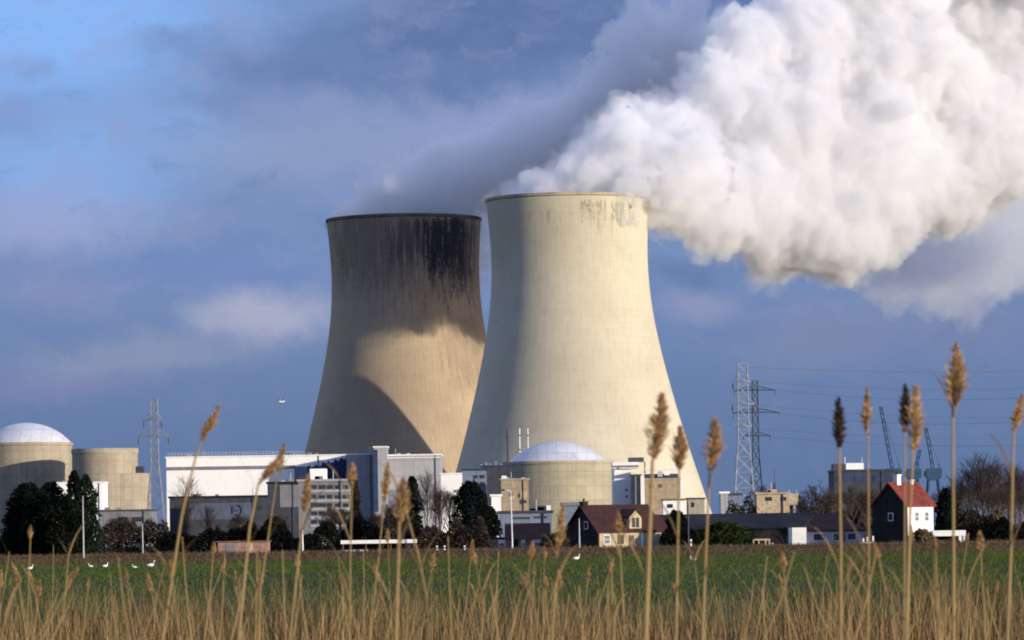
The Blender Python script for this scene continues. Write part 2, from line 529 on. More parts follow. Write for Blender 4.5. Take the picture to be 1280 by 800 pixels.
def cooling_tower(label, base, m, mr):
    th = thing('cooling_tower', label, 'cooling tower', base, 0, 'concrete cooling towers of the power station')
    sp = smooth_prof(TPROF)
    outer = [(r, z) for r, z in sp]
    inner = [(r - 1.0, z) for r, z in reversed(sp)]
    MB().lathe(outer + [(sp[-1][0] - 0.5, sp[-1][1] + 0.3)] + inner, 128, lean=LEAN).build('shell', m, th, True)
    r, z = sp[-1]
    MB().lathe([(r + 0.02, z - 1.3), (r + 0.5, z - 0.9), (r + 0.5, z + 0.35), (r - 0.2, z + 0.45)], 128, lean=LEAN).build('rim', mr, th)
    return th


D1, D2 = 2000.0, 2170.0
b1 = W(722.5, 668, D1)
b1.z = 0
b2 = W(517, 668, D2)
b2.z = 0
T1 = cooling_tower('pale sunlit cooling tower on the right, with white steam pouring from its rim', b1, m_tower1, m_rim)
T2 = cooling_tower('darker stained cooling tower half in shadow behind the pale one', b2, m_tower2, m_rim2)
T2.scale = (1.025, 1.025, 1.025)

# ------------------------------------------------------------------ steam
def gnoise(p, seed=0):
    """gradient noise on an array of points, about -1..1"""
    i = np.floor(p).astype(np.int64)
    f = p - i
    w = f * f * f * (f * (f * 6 - 15) + 10)
    out = np.zeros(len(p))
    for dx in (0, 1):
        for dy in (0, 1):
            for dz in (0, 1):
                h = ((i[:, 0] + dx) * 73856093) ^ ((i[:, 1] + dy) * 19349663) ^ ((i[:, 2] + dz) * 83492791) ^ (seed * 2654435)
                h = (h ^ (h >> 13)) * 1274126177 & 0x7fffffff
                g = np.stack([(h & 1023) / 511.5 - 1, ((h >> 10) & 1023) / 511.5 - 1, ((h >> 20) & 1023) / 511.5 - 1], 1)
                dd = (g[:, 0] * (f[:, 0] - dx) + g[:, 1] * (f[:, 1] - dy) + g[:, 2] * (f[:, 2] - dz))
                out += dd * (w[:, 0] if dx else 1 - w[:, 0]) * (w[:, 1] if dy else 1 - w[:, 1]) * (w[:, 2] if dz else 1 - w[:, 2])
    return out * 1.3


def billow(p, octv, seed, gain=0.55, lac=2.1):
    """cauliflower noise: rounded bumps between sharp creases, at every size"""
    s, a, tot = np.zeros(len(p)), 1.0, 0.0
    for k in range(octv):
        s += a * (np.abs(gnoise(p, seed + k)) * 2 - 0.45)
        tot += a
        a *= gain
        p = p * lac + 3.7
    return s / tot


def steam_mat(name, dens, c, aniso=0.0):
    m = bpy.data.materials.new(name)
    m.use_nodes = True
    t = NT(m.node_tree)
    v = t.n('ShaderNodeVolumePrincipled')
    v.inputs['Color'].default_value = (*c, 1)
    v.inputs['Density'].default_value = dens
    v.inputs['Anisotropy'].default_value = aniso
    o = t.n('ShaderNodeOutputMaterial')
    t.put(o.inputs['Volume'], v.outputs[0])
    m.cycles.homogeneous_volume = True
    return m


def ball(sub):
    bm = bmesh.new()
    bmesh.ops.create_icosphere(bm, subdivisions=sub, radius=1.0)
    v_ = np.array([p.co[:] for p in bm.verts])
    f_ = np.array([[q.index for q in p.verts] for p in bm.faces])
    bm.free()
    return v_, f_


BALL = [ball(2), ball(3)]


def skin(name, sph, m, parent, voxel, off, layers, seed):
    """spheres (centre, radius) welded into one surface, then roughened; layers = (amplitude, frequency, octaves)"""
    vs, fs, k = [], [], 0
    for c, r in sph:
        tv, tf = BALL[1 if r > 14 else 0]
        vs.append(tv * (r + off) + np.array(c))
        fs.append(tf + k)
        k += len(tv)
    vs, fs = np.concatenate(vs), np.concatenate(fs)
    me = bpy.data.meshes.new(name)
    me.vertices.add(len(vs))
    me.vertices.foreach_set('co', vs.astype(np.float32).ravel())
    me.loops.add(fs.size)
    me.loops.foreach_set('vertex_index', fs.astype(np.int32).ravel())
    me.polygons.add(len(fs))
    me.polygons.foreach_set('loop_start', np.arange(0, fs.size, 3, dtype=np.int32))
    me.update(calc_edges=True)
    o = bpy.data.objects.new(name, me)
    C.objects.link(o)
    rm = o.modifiers.new('weld', 'REMESH')
    rm.mode = 'VOXEL'
    rm.voxel_size = voxel
    sm = o.modifiers.new('soften', 'SMOOTH')
    sm.iterations = 1
    dg = bpy.context.evaluated_depsgraph_get()
    me2 = bpy.data.meshes.new_from_object(o.evaluated_get(dg))
    o.modifiers.clear()
    o.data = me2
    n = len(me2.vertices)
    for amp, fr, oc in layers:
        co = np.empty(n * 3, np.float32)
        no = np.empty(n * 3, np.float32)
        me2.vertices.foreach_get('co', co)
        me2.vertex_normals.foreach_get('vector', no)
        co, no = co.reshape(-1, 3).astype(float), no.reshape(-1, 3).astype(float)
        co = co + no * (amp * billow(co * fr, oc, seed))[:, None]
        me2.vertices.foreach_set('co', co.astype(np.float32).ravel())
        me2.update()
    me2.materials.clear()
    me2.materials.append(m)
    if parent:
        o.parent = parent
    return o


def steam(name, label, puffs, D, m, m_veil, seed, voxel=1.45, kids=9, veil=3.0, drift=0.32, thin=()):
    """billows: large puffs with smaller puffs on them, welded into one skin; a thinner veil of vapour hangs round the dense core"""
    r_ = random.Random(seed)
    sph, core = [], 0
    for j, (px, py, rp, dd) in enumerate(list(puffs) + list(thin)):
        if j == len(puffs):
            core = len(sph)
        D_ = D + dd + max(0.0, px - 790) * drift
        c = W(px, py, D_)
        r = rp / F * D_
        sph.append((c, r * 0.97))
        for k in range(kids):
            dvec = Vector((r_.gauss(0, 1), r_.gauss(0, 1), r_.gauss(0, 1))).normalized()
            r2 = r * r_.uniform(0.22, 0.46)
            c2 = c + dvec * r * r_.uniform(0.72, 0.92)
            sph.append((c2, r2))
            for q in range(3):
                d2 = (dvec + Vector((r_.gauss(0, 0.8), r_.gauss(0, 0.8), r_.gauss(0, 0.8)))).normalized()
                if r2 > 5:
                    sph.append((c2 + d2 * r2 * 0.85, r2 * r_.uniform(0.3, 0.5)))
    o = skin(name, sph[:core] if thin else sph, m, None, voxel, 0.0, [(10.0, 0.040, 4), (6.0, 0.085, 3), (1.8, 0.21, 3)], seed)
    skin('steam_veil', sph, m_veil, o, voxel * 1.4, veil, [(9.0, 0.045, 4), (7.5, 0.11, 3), (2.0, 0.25, 2)], seed + 50)
    return tag(o, label, 'steam plume', 'steam plumes from the cooling towers')


PUFF1 = [(626, 263, 17, 0), (640, 257, 24, 4), (652, 262, 30, 0), (668, 250, 32, 6), (690, 248, 38, -8), (690, 258, 42, 25), (735, 222, 46, -8), (722, 236, 45, 30), (775, 200, 56, 0), (772, 168, 40, -10), (815, 165, 44, 10), (845, 222, 66, -12),
         (775, 258, 34, -20), (806, 258, 27, -8), (832, 270, 22, -14), (790, 150, 30, 20), (848, 152, 34, 5), (895, 282, 44, -18), (930, 246, 70, -10), (958, 300, 36, -22), (1000, 262, 84, -8), (1052, 302, 54, -20),
         (1060, 205, 108, -5), (962, 165, 86, 6), (905, 120, 62, 12), (930, 62, 56, 16), (965, 20, 34, 20), (1010, 60, 72, 10), (1090, 90, 105, 6), (1130, 215, 80, -14), (1200, 170, 110, -4), (1250, 70, 110, 6),
         (1290, 130, 88, -12), (1100, -20, 95, 12), (1040, -30, 62, 15), (1240, -50, 120, 10), (1340, 90, 130, 0), (1350, -60, 140, 10), (1400, 120, 120, 0), (1440, 0, 150, 0), (1095, 300, 34, -16), (800, 190, 45, 50), (850, 178, 50, 50), (900, 165, 60, 46), (1480, 130, 140, 0)]  # puffs set back behind the core are added to shade the darker tower's top
PUFF2 = [(430, 279, 15, 0), (440, 275, 22, -2), (455, 268, 28, 4), (478, 256, 35, 0), (507, 246, 41, -10), (535, 232, 47, 6), (562, 222, 52, 0), (598, 214, 54, 6), (645, 198, 54, 12), (700, 176, 56, 24), (745, 142, 50, 36), (780, 96, 48, 44),
         (820, 62, 50, 52), (850, 34, 34, 60), (770, 150, 60, 44), (830, 120, 64, 56), (890, 90, 64, 64), (900, 180, 80, 66), (1000, 240, 100, 76), (1080, 250, 70, 66), (590, 286, 26, 34), (575, 268, 34, 12), (604, 318, 18, 44), (600, 350, 13, 46), (775, 60, 34, 40), (800, 30, 30, 44), (862, 14, 26, 52), (745, 105, 34, 34)]
THIN2 = [(1090, 300, 66, 66), (1150, 318, 60, 60), (1200, 322, 64, 66), (1255, 300, 68, 70), (1300, 260, 80, 80), (1110, 345, 40, 56), (1180, 350, 40, 60), (1360, 220, 110, 90)]
m_steam1 = steam_mat('dense_white_steam', 0.14, (0.955, 0.960, 0.970), 0.1)
m_steam2 = steam_mat('thin_grey_steam', 0.13, (0.9995, 0.998, 0.999), 0.1)
m_veil1 = steam_mat('white_steam_veil', 0.026, (0.982, 0.984, 0.99), 0.1)
m_veil2 = steam_mat('grey_steam_veil', 0.018, (0.998, 0.998, 0.999), 0.1)
steam('steam_plume', 'bright white billowing steam blowing right from the pale cooling tower', PUFF1, D1, m_steam1, m_veil1, 5)
steam('steam_plume', 'grey shaded steam drifting from the darker cooling tower, behind the white billows', PUFF2, D2, m_steam2, m_veil2, 8, kids=7, thin=THIN2)

# ------------------------------------------------------------------ plant buildings
def block(name, label, cat, px0, px1, py, D, depth, m, m_roof=None, wins=(), m_win=None, group=None, rz=0.0, lip=0.35, win_name='window'):
    """a flat-roofed block whose front fills the pixels px0..px1 up to row py at depth D; wins are pixel rectangles on that front"""
    mid = (px0 + px1) / 2
    a, b = W(px0, py + 20, D), W(px1, py + 20, D)
    top = W(mid, py, D).z
    th = thing(name, label, cat, ((a.x + b.x) / 2, D, 0), rz, group)
    w = (b.x - a.x) / 2
    MB().box(-w, w, 0, depth, -0.3, top).build('wall', m, th)
    if m_roof:
        MB().box(-w - lip, w + lip, -lip, depth + lip, top + 0.003, top + 0.5).build('roof', m_roof, th)
    for (x0, x1, y0, y1) in wins:
        p, q = W(x0, y1, D), W(x1, y0, D)
        MB().box(p.x - th.location.x, q.x - th.location.x, -0.12, 0.25, p.z, q.z).build(win_name, m_win or m_glass, th)
    th['_w'], th['_top'] = w, top
    return th


def lbox(th, D, name, m, x0, x1, y0, y1, dy0, dy1, parent=None):
    """a box part on a block, given by its pixel rectangle at depth D"""
    p, q = W(x0, y1, D), W(x1, y0, D)
    return MB().box(p.x - th.location.x, q.x - th.location.x, dy0, dy1, p.z, q.z).build(name, m, parent or th)


def reactor(label, pxc, pxr, py_wall, py_top, rdome_px, D, m, mdome, lean=0):
    c = W(pxc, py_wall, D)
    rw, rd = pxr / F * D, rdome_px / F * D
    h = c.z
    hd = W(pxc, py_top, D).z - h
    th = thing('reactor_building', label, 'reactor building', (c.x, D, 0), 0, 'domed reactor buildings')
    MB().lathe([(rw, -0.3), (rw, h - 1.2), (rw + 0.4, h - 1.15), (rw + 0.4, h), (rd, h + 0.01)], 96).build('wall', m, th)
    Rs = (rd * rd + hd * hd) / (2 * hd)
    a1 = math.asin(min(1, rd / Rs))
    prof = [(Rs * math.sin(a1 * (1 - k / 14)), h + 0.02 + Rs * (math.cos(a1 * (1 - k / 14)) - math.cos(a1))) for k in range(15)]
    prof[-1] = (0.02, prof[-1][1])
    MB().lathe(prof, 96).build('dome', mdome, th, True)
    return th, rw, h


# left reactor with its drum-shaped neighbour
ra, rw, h = reactor('sandy domed reactor building cut by the left edge, behind dark conifers', 33, 57, 554, 528.5, 56, 1700, m_concrete, m_dome)
c = W(131.5, 600, 1660)
dr = thing('drum_building', 'sandy drum-shaped concrete building between the left dome and a pylon', 'building', (c.x, 1660, 0))
hz = W(131, 561, 1660).z
rr = 41 / F * 1660
MB().lathe([(rr, -0.3), (rr, hz - 1.9)], 64).build('wall', m_concrete, dr)
MB().lathe([(rr + 0.05, hz - 1.9), (rr + 0.25, hz - 1.85), (rr + 0.25, hz), (0.05, hz + 0.02)], 64).build('parapet', m_rim, dr)
h2 = W(150, 592, 1660).z
MB().lathe([(rr * 1.02, -0.3), (rr * 1.02, h2), (0.05, h2 + 0.02)], 64, cx=14.5 / F * 1660, cy=2).build('annex', m_concrete, dr)
lbox(dr, 1660, 'stair_tower', m_darkgrey, 172, 180, 583, 640, -rr * 0.3, -rr * 0.3 + 5)  # dark box filling the gap between drum and annex
block('white_annex', 'white flat-roofed annex showing beside the tops of the dark conifers', 'building', 66, 129, 604, 1500, 20, m_white_clad, m_white)
block('workshop', 'low blue grey workshop under the drum-shaped building', 'workshop', 124, 190, 639, 1200, 18, m_midgrey, m_steel_dark, [(150, 160, 646, 652), (165, 178, 646, 652)])

# white turbine hall
th = block('turbine_hall', 'long brilliant white turbine hall with a grey stripe along its front', 'industrial hall', 208, 434, 571, 1500, 45, m_white_clad, m_white)
lbox(th, 1500, 'stripe', m_midgrey, 208.4, 369, 581.5, 588, -0.25, 0.1)
lbox(th, 1500, 'grey_bay', m_bluegrey, 369, 384, 583, 640, -0.3, 0.1)
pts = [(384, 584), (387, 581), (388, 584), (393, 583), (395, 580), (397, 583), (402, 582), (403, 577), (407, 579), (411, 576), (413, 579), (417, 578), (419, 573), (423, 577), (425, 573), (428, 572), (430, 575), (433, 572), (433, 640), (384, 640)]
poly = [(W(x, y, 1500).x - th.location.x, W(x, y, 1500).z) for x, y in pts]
MB().prism(list(reversed(poly)), -0.28, 0.1).build('painted_shadow', m_navy, th)  # navy panel paints the toothed shadow on the white wall
th = block('control_block', 'plain light grey block at the end of the white turbine hall', 'building', 434, 467.5, 568.5, 1480, 40, m_grey_clad, m_white)
th = block('stair_tower', 'slim pale stair tower rising above the grey hall roof', 'tower', 467.5, 484, 559.5, 1470, 14, m_grey_clad, m_white, rz=0)
lbox(th, 1470, 'painted_shade_strip', m_navy, 467.6, 472, 562, 640, -0.15, 0.1)  # navy strip on the front paints the narrow left face's shade
th = block('grey_hall', 'wide light grey hall right of the slim stair tower', 'industrial hall', 484, 551, 569.5, 1475, 40, m_grey_clad, m_white)
lbox(th, 1475, 'lower_cladding', m_bluegrey, 484.5, 530, 612, 636, -0.2, 0.1)
lbox(th, 1475, 'fascia', m_white, 484, 551, 571, 573, -0.3, 0.1)
block('white_block', 'small sunlit white block right of the wide grey hall', 'building', 551.5, 581, 593, 1350, 18, m_white_clad, m_white, [(567, 576, 612, 616)], m_midgrey)
th = block('blue_grey_offices', 'blue grey office block with square dark windows beside the small white block', 'office building', 578, 608, 588, 1320, 16, m_bluegrey, m_navy,
           [(592, 597, 594, 598), (599.5, 605.5, 593.5, 598), (592, 597, 602.5, 606.5), (600, 606, 602.5, 607.5), (582, 588, 602.5, 607)])
th = block('pipe_building', 'dark low plant building cluttered with roof vents left of the middle dome', 'plant building', 604, 640, 583, 1600, 20, m_darkgrey, m_navy)
for x0, x1, y0 in ((600.5, 603.5, 580), (606, 609, 577.5), (611, 614, 579), (618.5, 621.5, 576), (625, 628, 579)):
    lbox(th, 1600, 'roof_vent', m_bluegrey, x0, x1, y0, 583.5, 3, 6)

# middle reactor and its stacks
for k, (px, y0, rp, m, lb) in enumerate(((635, 537.5, 1.3, m_steel_dark, 'dark leftmost stack beside the middle dome'), (649.8, 535.5, 0.95, m_steel_pale, 'thin white stack standing alone between the dark stack and the dome'),
                                         (660.2, 535.5, 0.85, m_steel_pale, 'thin white stack rising just behind the left shoulder of the middle dome'))):
    D = 1765
    a = W(px, 575, D)
    st = thing('vent_stack', lb, 'stack', (a.x, D, 0), 0, 'vent stacks beside the middle dome')
    zt = W(px, y0, D).z
    r = rp / F * D
    MB().lathe([(r * 1.3, 0), (r, zt * 0.5), (r * 0.95, zt), (r * 0.7, zt)], 20).build('shaft', m, st)
    for zz in (0.80, 0.93):
        MB().lathe([(r * 0.9, zt * zz), (r * 1.5, zt * zz), (r * 1.5, zt * zz + 0.5), (r * 0.9, zt * zz + 0.5)], 20).build('platform', m_steel_dark, st)
rb, rw, h = reactor('pale domed reactor building standing in front of the sunlit cooling tower', 697, 70, 577, 552, 62, 1700, m_concrete2, m_dome)
MB().box(-rw * 0.60, -rw * 0.36, -rw * 0.30, -rw * 0.02, h, h + 2.6).build('roof_house', m_dome, rb)
th = block('sandy_plant_building', 'sandy plant building with dark windows under the left edge of the middle dome', 'plant building', 626.5, 661, 600, 1300, 14, m_sand, m_rim,
           [(637, 640.5, 616, 620), (648, 650, 617, 622), (650, 652, 624.5, 630), (655, 658, 625, 629)], m_darkgrey)  # window boxes in plain dark grey
for x0, x1, y0, y1 in ((636, 643, 620.5, 624), (650.5, 659, 614, 622)):
    lbox(th, 1300, 'pale_panel', m_cream, x0, x1, y0, y1, -0.1, 0.1)
lbox(th, 1300, 'roof_cabin', m_white, 627, 633, 594.5, 600.5, 1, 4)
lbox(th, 1300, 'roof_tank', m_dome, 652, 657, 597, 600.5, 2, 4)
th = block('white_cabin', 'white cabin below the sandy plant building, beside a dark conifer', 'cabin', 614.5, 626.5, 620.5, 1000, 6, m_white_clad, m_white)
lbox(th, 1000, 'side_hut', m_white, 610.5, 614.3, 632, 640, -1, 1)
th = block('grey_workshop', 'low flat grey workshop with white roof units below the middle dome', 'workshop', 624, 690, 641.5, 800, 14, m_bluegrey, m_darkgrey, [(640, 662, 646, 649), (668, 684, 645, 648)], m_darkgrey)
lbox(th, 800, 'roof_unit', m_white, 672, 680, 634, 641, 2, 4)
lbox(th, 800, 'roof_unit', m_white, 682, 688.5, 631.5, 641, 2, 4)
lbox(th, 800, 'roof_unit', m_darkgrey, 662, 670, 635, 641, 2, 4)

# cluster right of the dome
th = block('white_service_building', 'white service building with banded eaves touching the right side of the middle dome', 'building', 766, 788.5, 586, 1500, 14, m_white_clad, None,
           [(781, 785, 611, 613.5), (782, 784.5, 619, 622)], m_midgrey)
lbox(th, 1500, 'eaves', m_white, 765.5, 798, 577.5, 586, -1.5, 14)
lbox(th, 1500, 'eaves_band', m_midgrey, 765.5, 798, 581.5, 584.5, -1.7, -1.4)
lbox(th, 1500, 'roof_house', m_steel_dark, 786, 805, 571.5, 577.4, 2, 9)
th = block('glass_stair_tower', 'dark glazed stair tower between the white and the sandy service buildings', 'tower', 788.8, 801, 594.5, 1480, 7, m_glass, m_steel_dark)
lbox(th, 1480, 'mullion', m_bluegrey, 794, 795.2, 595, 634, -0.2, 0.1)
lbox(th, 1480, 'pier', m_white, 801.2, 805.5, 596, 634, -0.3, 5)
th = block('sandy_service_building', 'broad sandy service building with plant on its roof, before the tower foot', 'building', 805.7, 850.5, 599.5, 1490, 14, m_sand, m_rim,
           [(812, 817, 606, 610), (823, 828, 605, 609.5)], m_wood)
lbox(th, 1490, 'roof_screen', m_darkgrey, 805.7, 848, 592, 599, 0.5, 6)
lbox(th, 1490, 'roof_deck', m_white, 805, 846, 585.5, 587.5, -0.8, 6)
lbox(th, 1490, 'roof_tank', m_white, 830, 837, 588, 594, -0.6, 0.4)
lbox(th, 1490, 'roof_tank', m_steel, 822, 828, 589, 596, -0.6, 0.4)
lbox(th, 1490, 'roof_tank', m_white, 839, 844, 586, 592, -0.6, 0.4)
lbox(th, 1490, 'corner_pier', m_white, 850.6, 855, 594, 620, 0, 4)
lbox(th, 1490, 'roof_post', m_steel_dark, 805.5, 806.7, 577, 592, 1, 1.5)
th = block('loading_shed', 'white loading shed with a brown roof below the sandy service building', 'shed', 829, 856, 625.5, 1300, 10, m_white_clad, m_wood, [(834, 841, 630, 635)])
block('pump_house', 'grey green pump house at the right foot of the sunlit tower', 'pump house', 860, 881, 624, 1350, 10, m_rim, m_steel_dark, [(864, 868, 628, 634)])

# blocks on the right horizon
th = block('grey_kiosk', 'pale grey kiosk left of the white lattice pylon', 'kiosk', 901, 910.5, 617, 1000, 6, m_grey_clad, m_white)
block('grey_plant_house', 'dull grey plant house standing behind the foot of the white lattice pylon', 'plant house', 910.8, 927, 619, 1020, 8, m_bluegrey, m_darkgrey)
th = block('sandy_switch_house', 'sandy switch house with two dark openings right of the lattice pylon', 'switch house', 946, 987, 618, 900, 10, m_cream, m_sand, [(957, 965, 621, 626), (976, 983, 621, 626)])
lbox(th, 900, 'roof_house', m_cream, 960, 972, 611.5, 618, 2, 6)
th = block('dark_glass_building', 'dark glass building with a white box on its roof, behind bare trees', 'office building', 1043, 1118, 589, 1100, 20, m_darkgrey, m_navy,
           [(1046, 1066, 594, 602), (1068, 1090, 594, 602), (1092, 1114, 594, 602)], m_navy, win_name='window_band')
lbox(th, 1100, 'roof_box', m_white_clad, 1058, 1080, 578.5, 588, 1, 8)
lbox(th, 1100, 'lift_house', m_steel_dark, 1042, 1057, 579.5, 588, 1, 8)
lbox(th, 1100, 'roof_mast', m_steel_pale, 1056.2, 1057, 571, 580, 1, 1.2)
lbox(th, 1100, 'roof_mast', m_steel_pale, 1077.5, 1078.2, 572, 579, 1, 1.2)

# buildings in front of the white hall
th = block('dark_warehouse', 'dark slate warehouse with a round blue emblem below the white turbine hall', 'warehouse', 212, 335, 622, 1100, 25, m_darkgrey, m_roof_black)
lbox(th, 1100, 'panel_band', m_slate, 236, 316, 628, 650, -0.15, 0.1)
em = MB()
ec = W(295.5, 638, 1100)
for k in range(14):
    a0, a1 = R(-130 + k * 17), R(-130 + (k + 1) * 17)
    rr = 6.0 / F * 1100
    em.tube((ec.x - th.location.x + 0.4 + rr * math.cos(a0) * 0.8, -0.3, ec.z + rr * math.sin(a0) * 1.1), (ec.x - th.location.x + 0.4 + rr * math.cos(a1) * 0.8, -0.3, ec.z + rr * math.sin(a1) * 1.1), 0.16, n=6)
em.box(ec.x - th.location.x - 1.1, ec.x - th.location.x - 0.7, -0.4, -0.1, ec.z - 0.9, ec.z + 1.3)
em.box(ec.x - th.location.x - 0.75, ec.x - th.location.x + 0.5, -0.4, -0.1, ec.z - 0.2, ec.z + 0.15)
em.build('emblem', m_navy, th)
for x0 in (218, 226, 322):
    lbox(th, 1100, 'window', m_glass, x0, x0 + 5, 632, 638, -0.1, 0.1)
th = block('grey_annex', 'dark grey annex between the slate warehouse and the banded office block', 'building', 334.5, 374, 604.5, 1060, 16, m_darkgrey, m_roof_black)
lbox(th, 1060, 'lighter_bay', m_midgrey, 350, 373, 606, 634, -0.15, 0.1)  # lighter grey bay on the dark front
lbox(th, 1060, 'door', m_sand, 352, 359, 657, 664, -0.15, 0.1)
th = block('banded_offices', 'five storey office block with pale bands and dark window strips', 'office building', 373, 437, 601.5, 1000, 14, m_midgrey, m_grey_clad)
for y0 in (606.5, 618.5, 629, 639.5, 650):
    for x0 in (389, 399, 409, 419, 429):
        lbox(th, 1000, 'window', m_glass, x0, x0 + 7.5 + rnd.uniform(-1.5, 1.5), y0 + rnd.uniform(-0.4, 0.4), y0 + 4.6, -0.12, 0.1)
    lbox(th, 1000, 'parapet_band', m_grey_clad, 388, 437.2, y0 + 5.4, y0 + 9.0, -0.2, 0.1)
lbox(th, 1000, 'roof_house', m_white_clad, 387, 407, 585.5, 601, 2, 8)
lbox(th, 1000, 'roof_hatch', m_midgrey, 399, 403, 595, 600.9, 1.9, 2.2)

# ------------------------------------------------------------------ pylons, wires, mast, cranes
def lattice(mb, za, zb, wa, wb, n, r, cx=0.0, cy=0.0):
    """a tapering square lattice from height za to zb"""
    lv = [za + (zb - za) * k / n for k in range(n + 1)]
    ws = [wa + (wb - wa) * k / n for k in range(n + 1)]
    cs = lambda k: [(cx + sx * ws[k] / 2, cy + sy * ws[k] / 2, lv[k]) for sx, sy in ((-1, -1), (1, -1), (1, 1), (-1, 1))]
    for k in range(n):
        a, b = cs(k), cs(k + 1)
        for i in range(4):
            j = (i + 1) % 4
            mb.tube(a[i], b[i], r, n=4)
            mb.tube(a[i], b[j], r * 0.6, n=4)
            mb.tube(a[j], b[i], r * 0.6, n=4)
            mb.tube(b[i], b[j], r * 0.6, n=4)


def pylon(label, pxc, py_top, D, wbase, wtop, arms, m, r=0.16, waist=0.55):
    c = W(pxc, 640, D)
    zt = W(pxc, py_top, D).z
    th = thing('lattice_pylon', label, 'pylon', (c.x, D, 0), 0, 'high voltage pylons')
    mb = MB()
    lattice(mb, 0, zt * waist, wbase, wtop * 1.15, 6, r)
    lattice(mb, zt * waist, zt, wtop * 1.15, wtop, 7, r * 0.9)
    mb.build('mast', m, th)
    for (xl, xr, py) in arms:
        z = W(pxc, py, D).z
        l, rr = (xl - pxc) / F * D, (xr - pxc) / F * D
        mb = MB()
        for y in (-wtop / 2, wtop / 2):
            mb.tube((l, 0, z), (0, y, z + 0.3), r * 1.1, n=4).tube((rr, 0, z), (0, y, z + 0.3), r * 1.1, n=4)
            mb.tube((l, 0, z), (-wtop / 2, y, z + 2.4), r * 0.8, n=4).tube((rr, 0, z), (wtop / 2, y, z + 2.4), r * 0.8, n=4)
        for q in range(1, 4):
            for e in (l, rr):
                mb.tube((e * q / 4, 0, z + 0.1), (e * (q - 0.5) / 4, 0, z + 2.4 * (1 - q / 4.0)), r * 0.5, n=4)
        mb.build('crossarm', m, th)
        for e in (l, rr):
            if abs(e) > wtop:
                MB().loft([(e * 0.96, 0, z - 0.1), (e * 0.96, 0, z - 1.0), (e * 0.96, 0, z - 2.0), (e * 0.96, 0, z - 2.9)], [0.10, 0.26, 0.26, 0.10], 6).build('insulator', m_wire, th)
    return th


pylon('pale lattice pylon between the drum-shaped building and the white hall', 194.5, 498, 1400, 7.4, 2.2, [(181, 204, 525), (174, 213, 545.5)], m_pylon_grey, 0.13)
pylon('white lattice pylon with short crossarms on the right horizon', 930.5, 454, 1500, 9.0, 3.4, [(918, 940, 477), (917, 945, 505.5), (919, 941, 533)], m_pylon, 0.15)
pylon('dull grey pylon with long crossarms behind the white lattice pylon', 946, 476, 2350, 9.5, 3.0, [(919, 972, 488), (917, 977, 516), (930, 965, 545)], m_steel_dark, 0.22)
mast = thing('radio_mast', 'slim dark radio mast above the sandy switch house', 'mast', (W(968.5, 640, 950).x, 950, 0))
zt = W(968.5, 587, 950).z
lm = MB()
lattice(lm, 0, zt - 3, 0.55, 0.45, 12, 0.05)
lm.tube((0, 0, zt - 3), (0, 0, zt), 0.06)
lm.build('lattice_shaft', m_navy, mast)
MB().box(-0.35, 0.35, -0.35, 0.35, zt - 6, zt - 4).build('antenna_box', m_navy, mast)

for k, (x0, y0, x1, y1, sag) in enumerate(((937, 459, 1500, 452, 10), (944, 477, 1500, 470, 14), (972, 487, 1500, 478, 22), (977, 517, 1500, 505, 24), (945, 506, 1500, 508, 16), (940, 535, 1500, 538, 12), (965, 546, 1500, 548, 14))):
    p, q = W(x0, y0, 1500 if k in (0, 1, 4, 5) else 2350), W(x1, y1, 1650)
    n = 26
    pts = [p.lerp(q, i / n) - Vector((0, 0, sag / F * 1500 * 4 * (i / n) * (1 - i / n))) for i in range(n + 1)]
    wlab = ['topmost power line leaving the white pylon', 'second power line from the top on the right horizon', 'power line hung from the upper left-to-right arm of the dull grey pylon', 'power line hung from the lower long arm of the dull grey pylon',
            'power line from the middle arm of the white pylon', 'lowest power line leaving the white pylon', 'lowest power line leaving the dull grey pylon'][k]
    tag(MB().loft(pts, [0.06] * (n + 1), 4).build('power_line', m_wire), wlab.replace('upper left-to-right arm', 'upper long arm') + ', crossing the sky', 'power line', 'overhead power lines')


def crane(label, pxb, D, jib):
    """harbour crane: portal legs, slewing house, lattice jib"""
    a = W(pxb, 640, D)
    th = thing('harbour_crane', label, 'crane', (a.x, D, 0), 0, 'blue harbour cranes on the horizon')
    zc = W(pxb, 598, D).z
    mb = MB()
    for sx in (-1, 1):
        for sy in (-1, 1):
            mb.tube((sx * 6, sy * 6, 0), (sx * 2.6, sy * 2.6, zc), 0.7, n=6)
    mb.box(-3.4, 3.4, -3.4, 3.4, zc - 1.2, zc).build('portal', m_crane, th)
    MB().box(-4, 5, -2.5, 2.5, zc + 0.01, zc + 6).build('machine_house', m_crane, th)
    MB().box(-5.6, -4, -2.2, 0, zc + 1, zc + 4.5).build('cab', m_glass, th)
    jm = MB()
    P = [Vector((W(x, y, D).x - a.x, 0, W(x, y, D).z)) for x, y in jib]
    for p, q in zip(P[:-1], P[1:]):
        n = max(2, int((q - p).length / 4))
        for i in range(n):
            s0, s1 = p.lerp(q, i / n), p.lerp(q, (i + 1) / n)
            for oy, ox in ((-0.9, -0.7), (0.9, -0.7), (0, 0.9)):
                jm.tube(s0 + Vector((ox, oy, 0)), s1 + Vector((ox, oy, 0)), 0.26, n=4)
            jm.tube(s0 + Vector((-0.7, -0.9, 0)), s1 + Vector((0.9, 0, 0)), 0.16, n=4)
            jm.tube(s0 + Vector((0.9, 0, 0)), s1 + Vector((-0.7, 0.9, 0)), 0.16, n=4)
    jm.build('jib', m_crane, th)
    top = P[-1]
    MB().tube(top, Vector((3.5, 0, zc + 9)), 0.12, n=4).tube(Vector((3.5, 0, zc + 9)), Vector((4, 0, zc + 5)), 0.3, n=4).build('stay', m_crane, th)
    return th


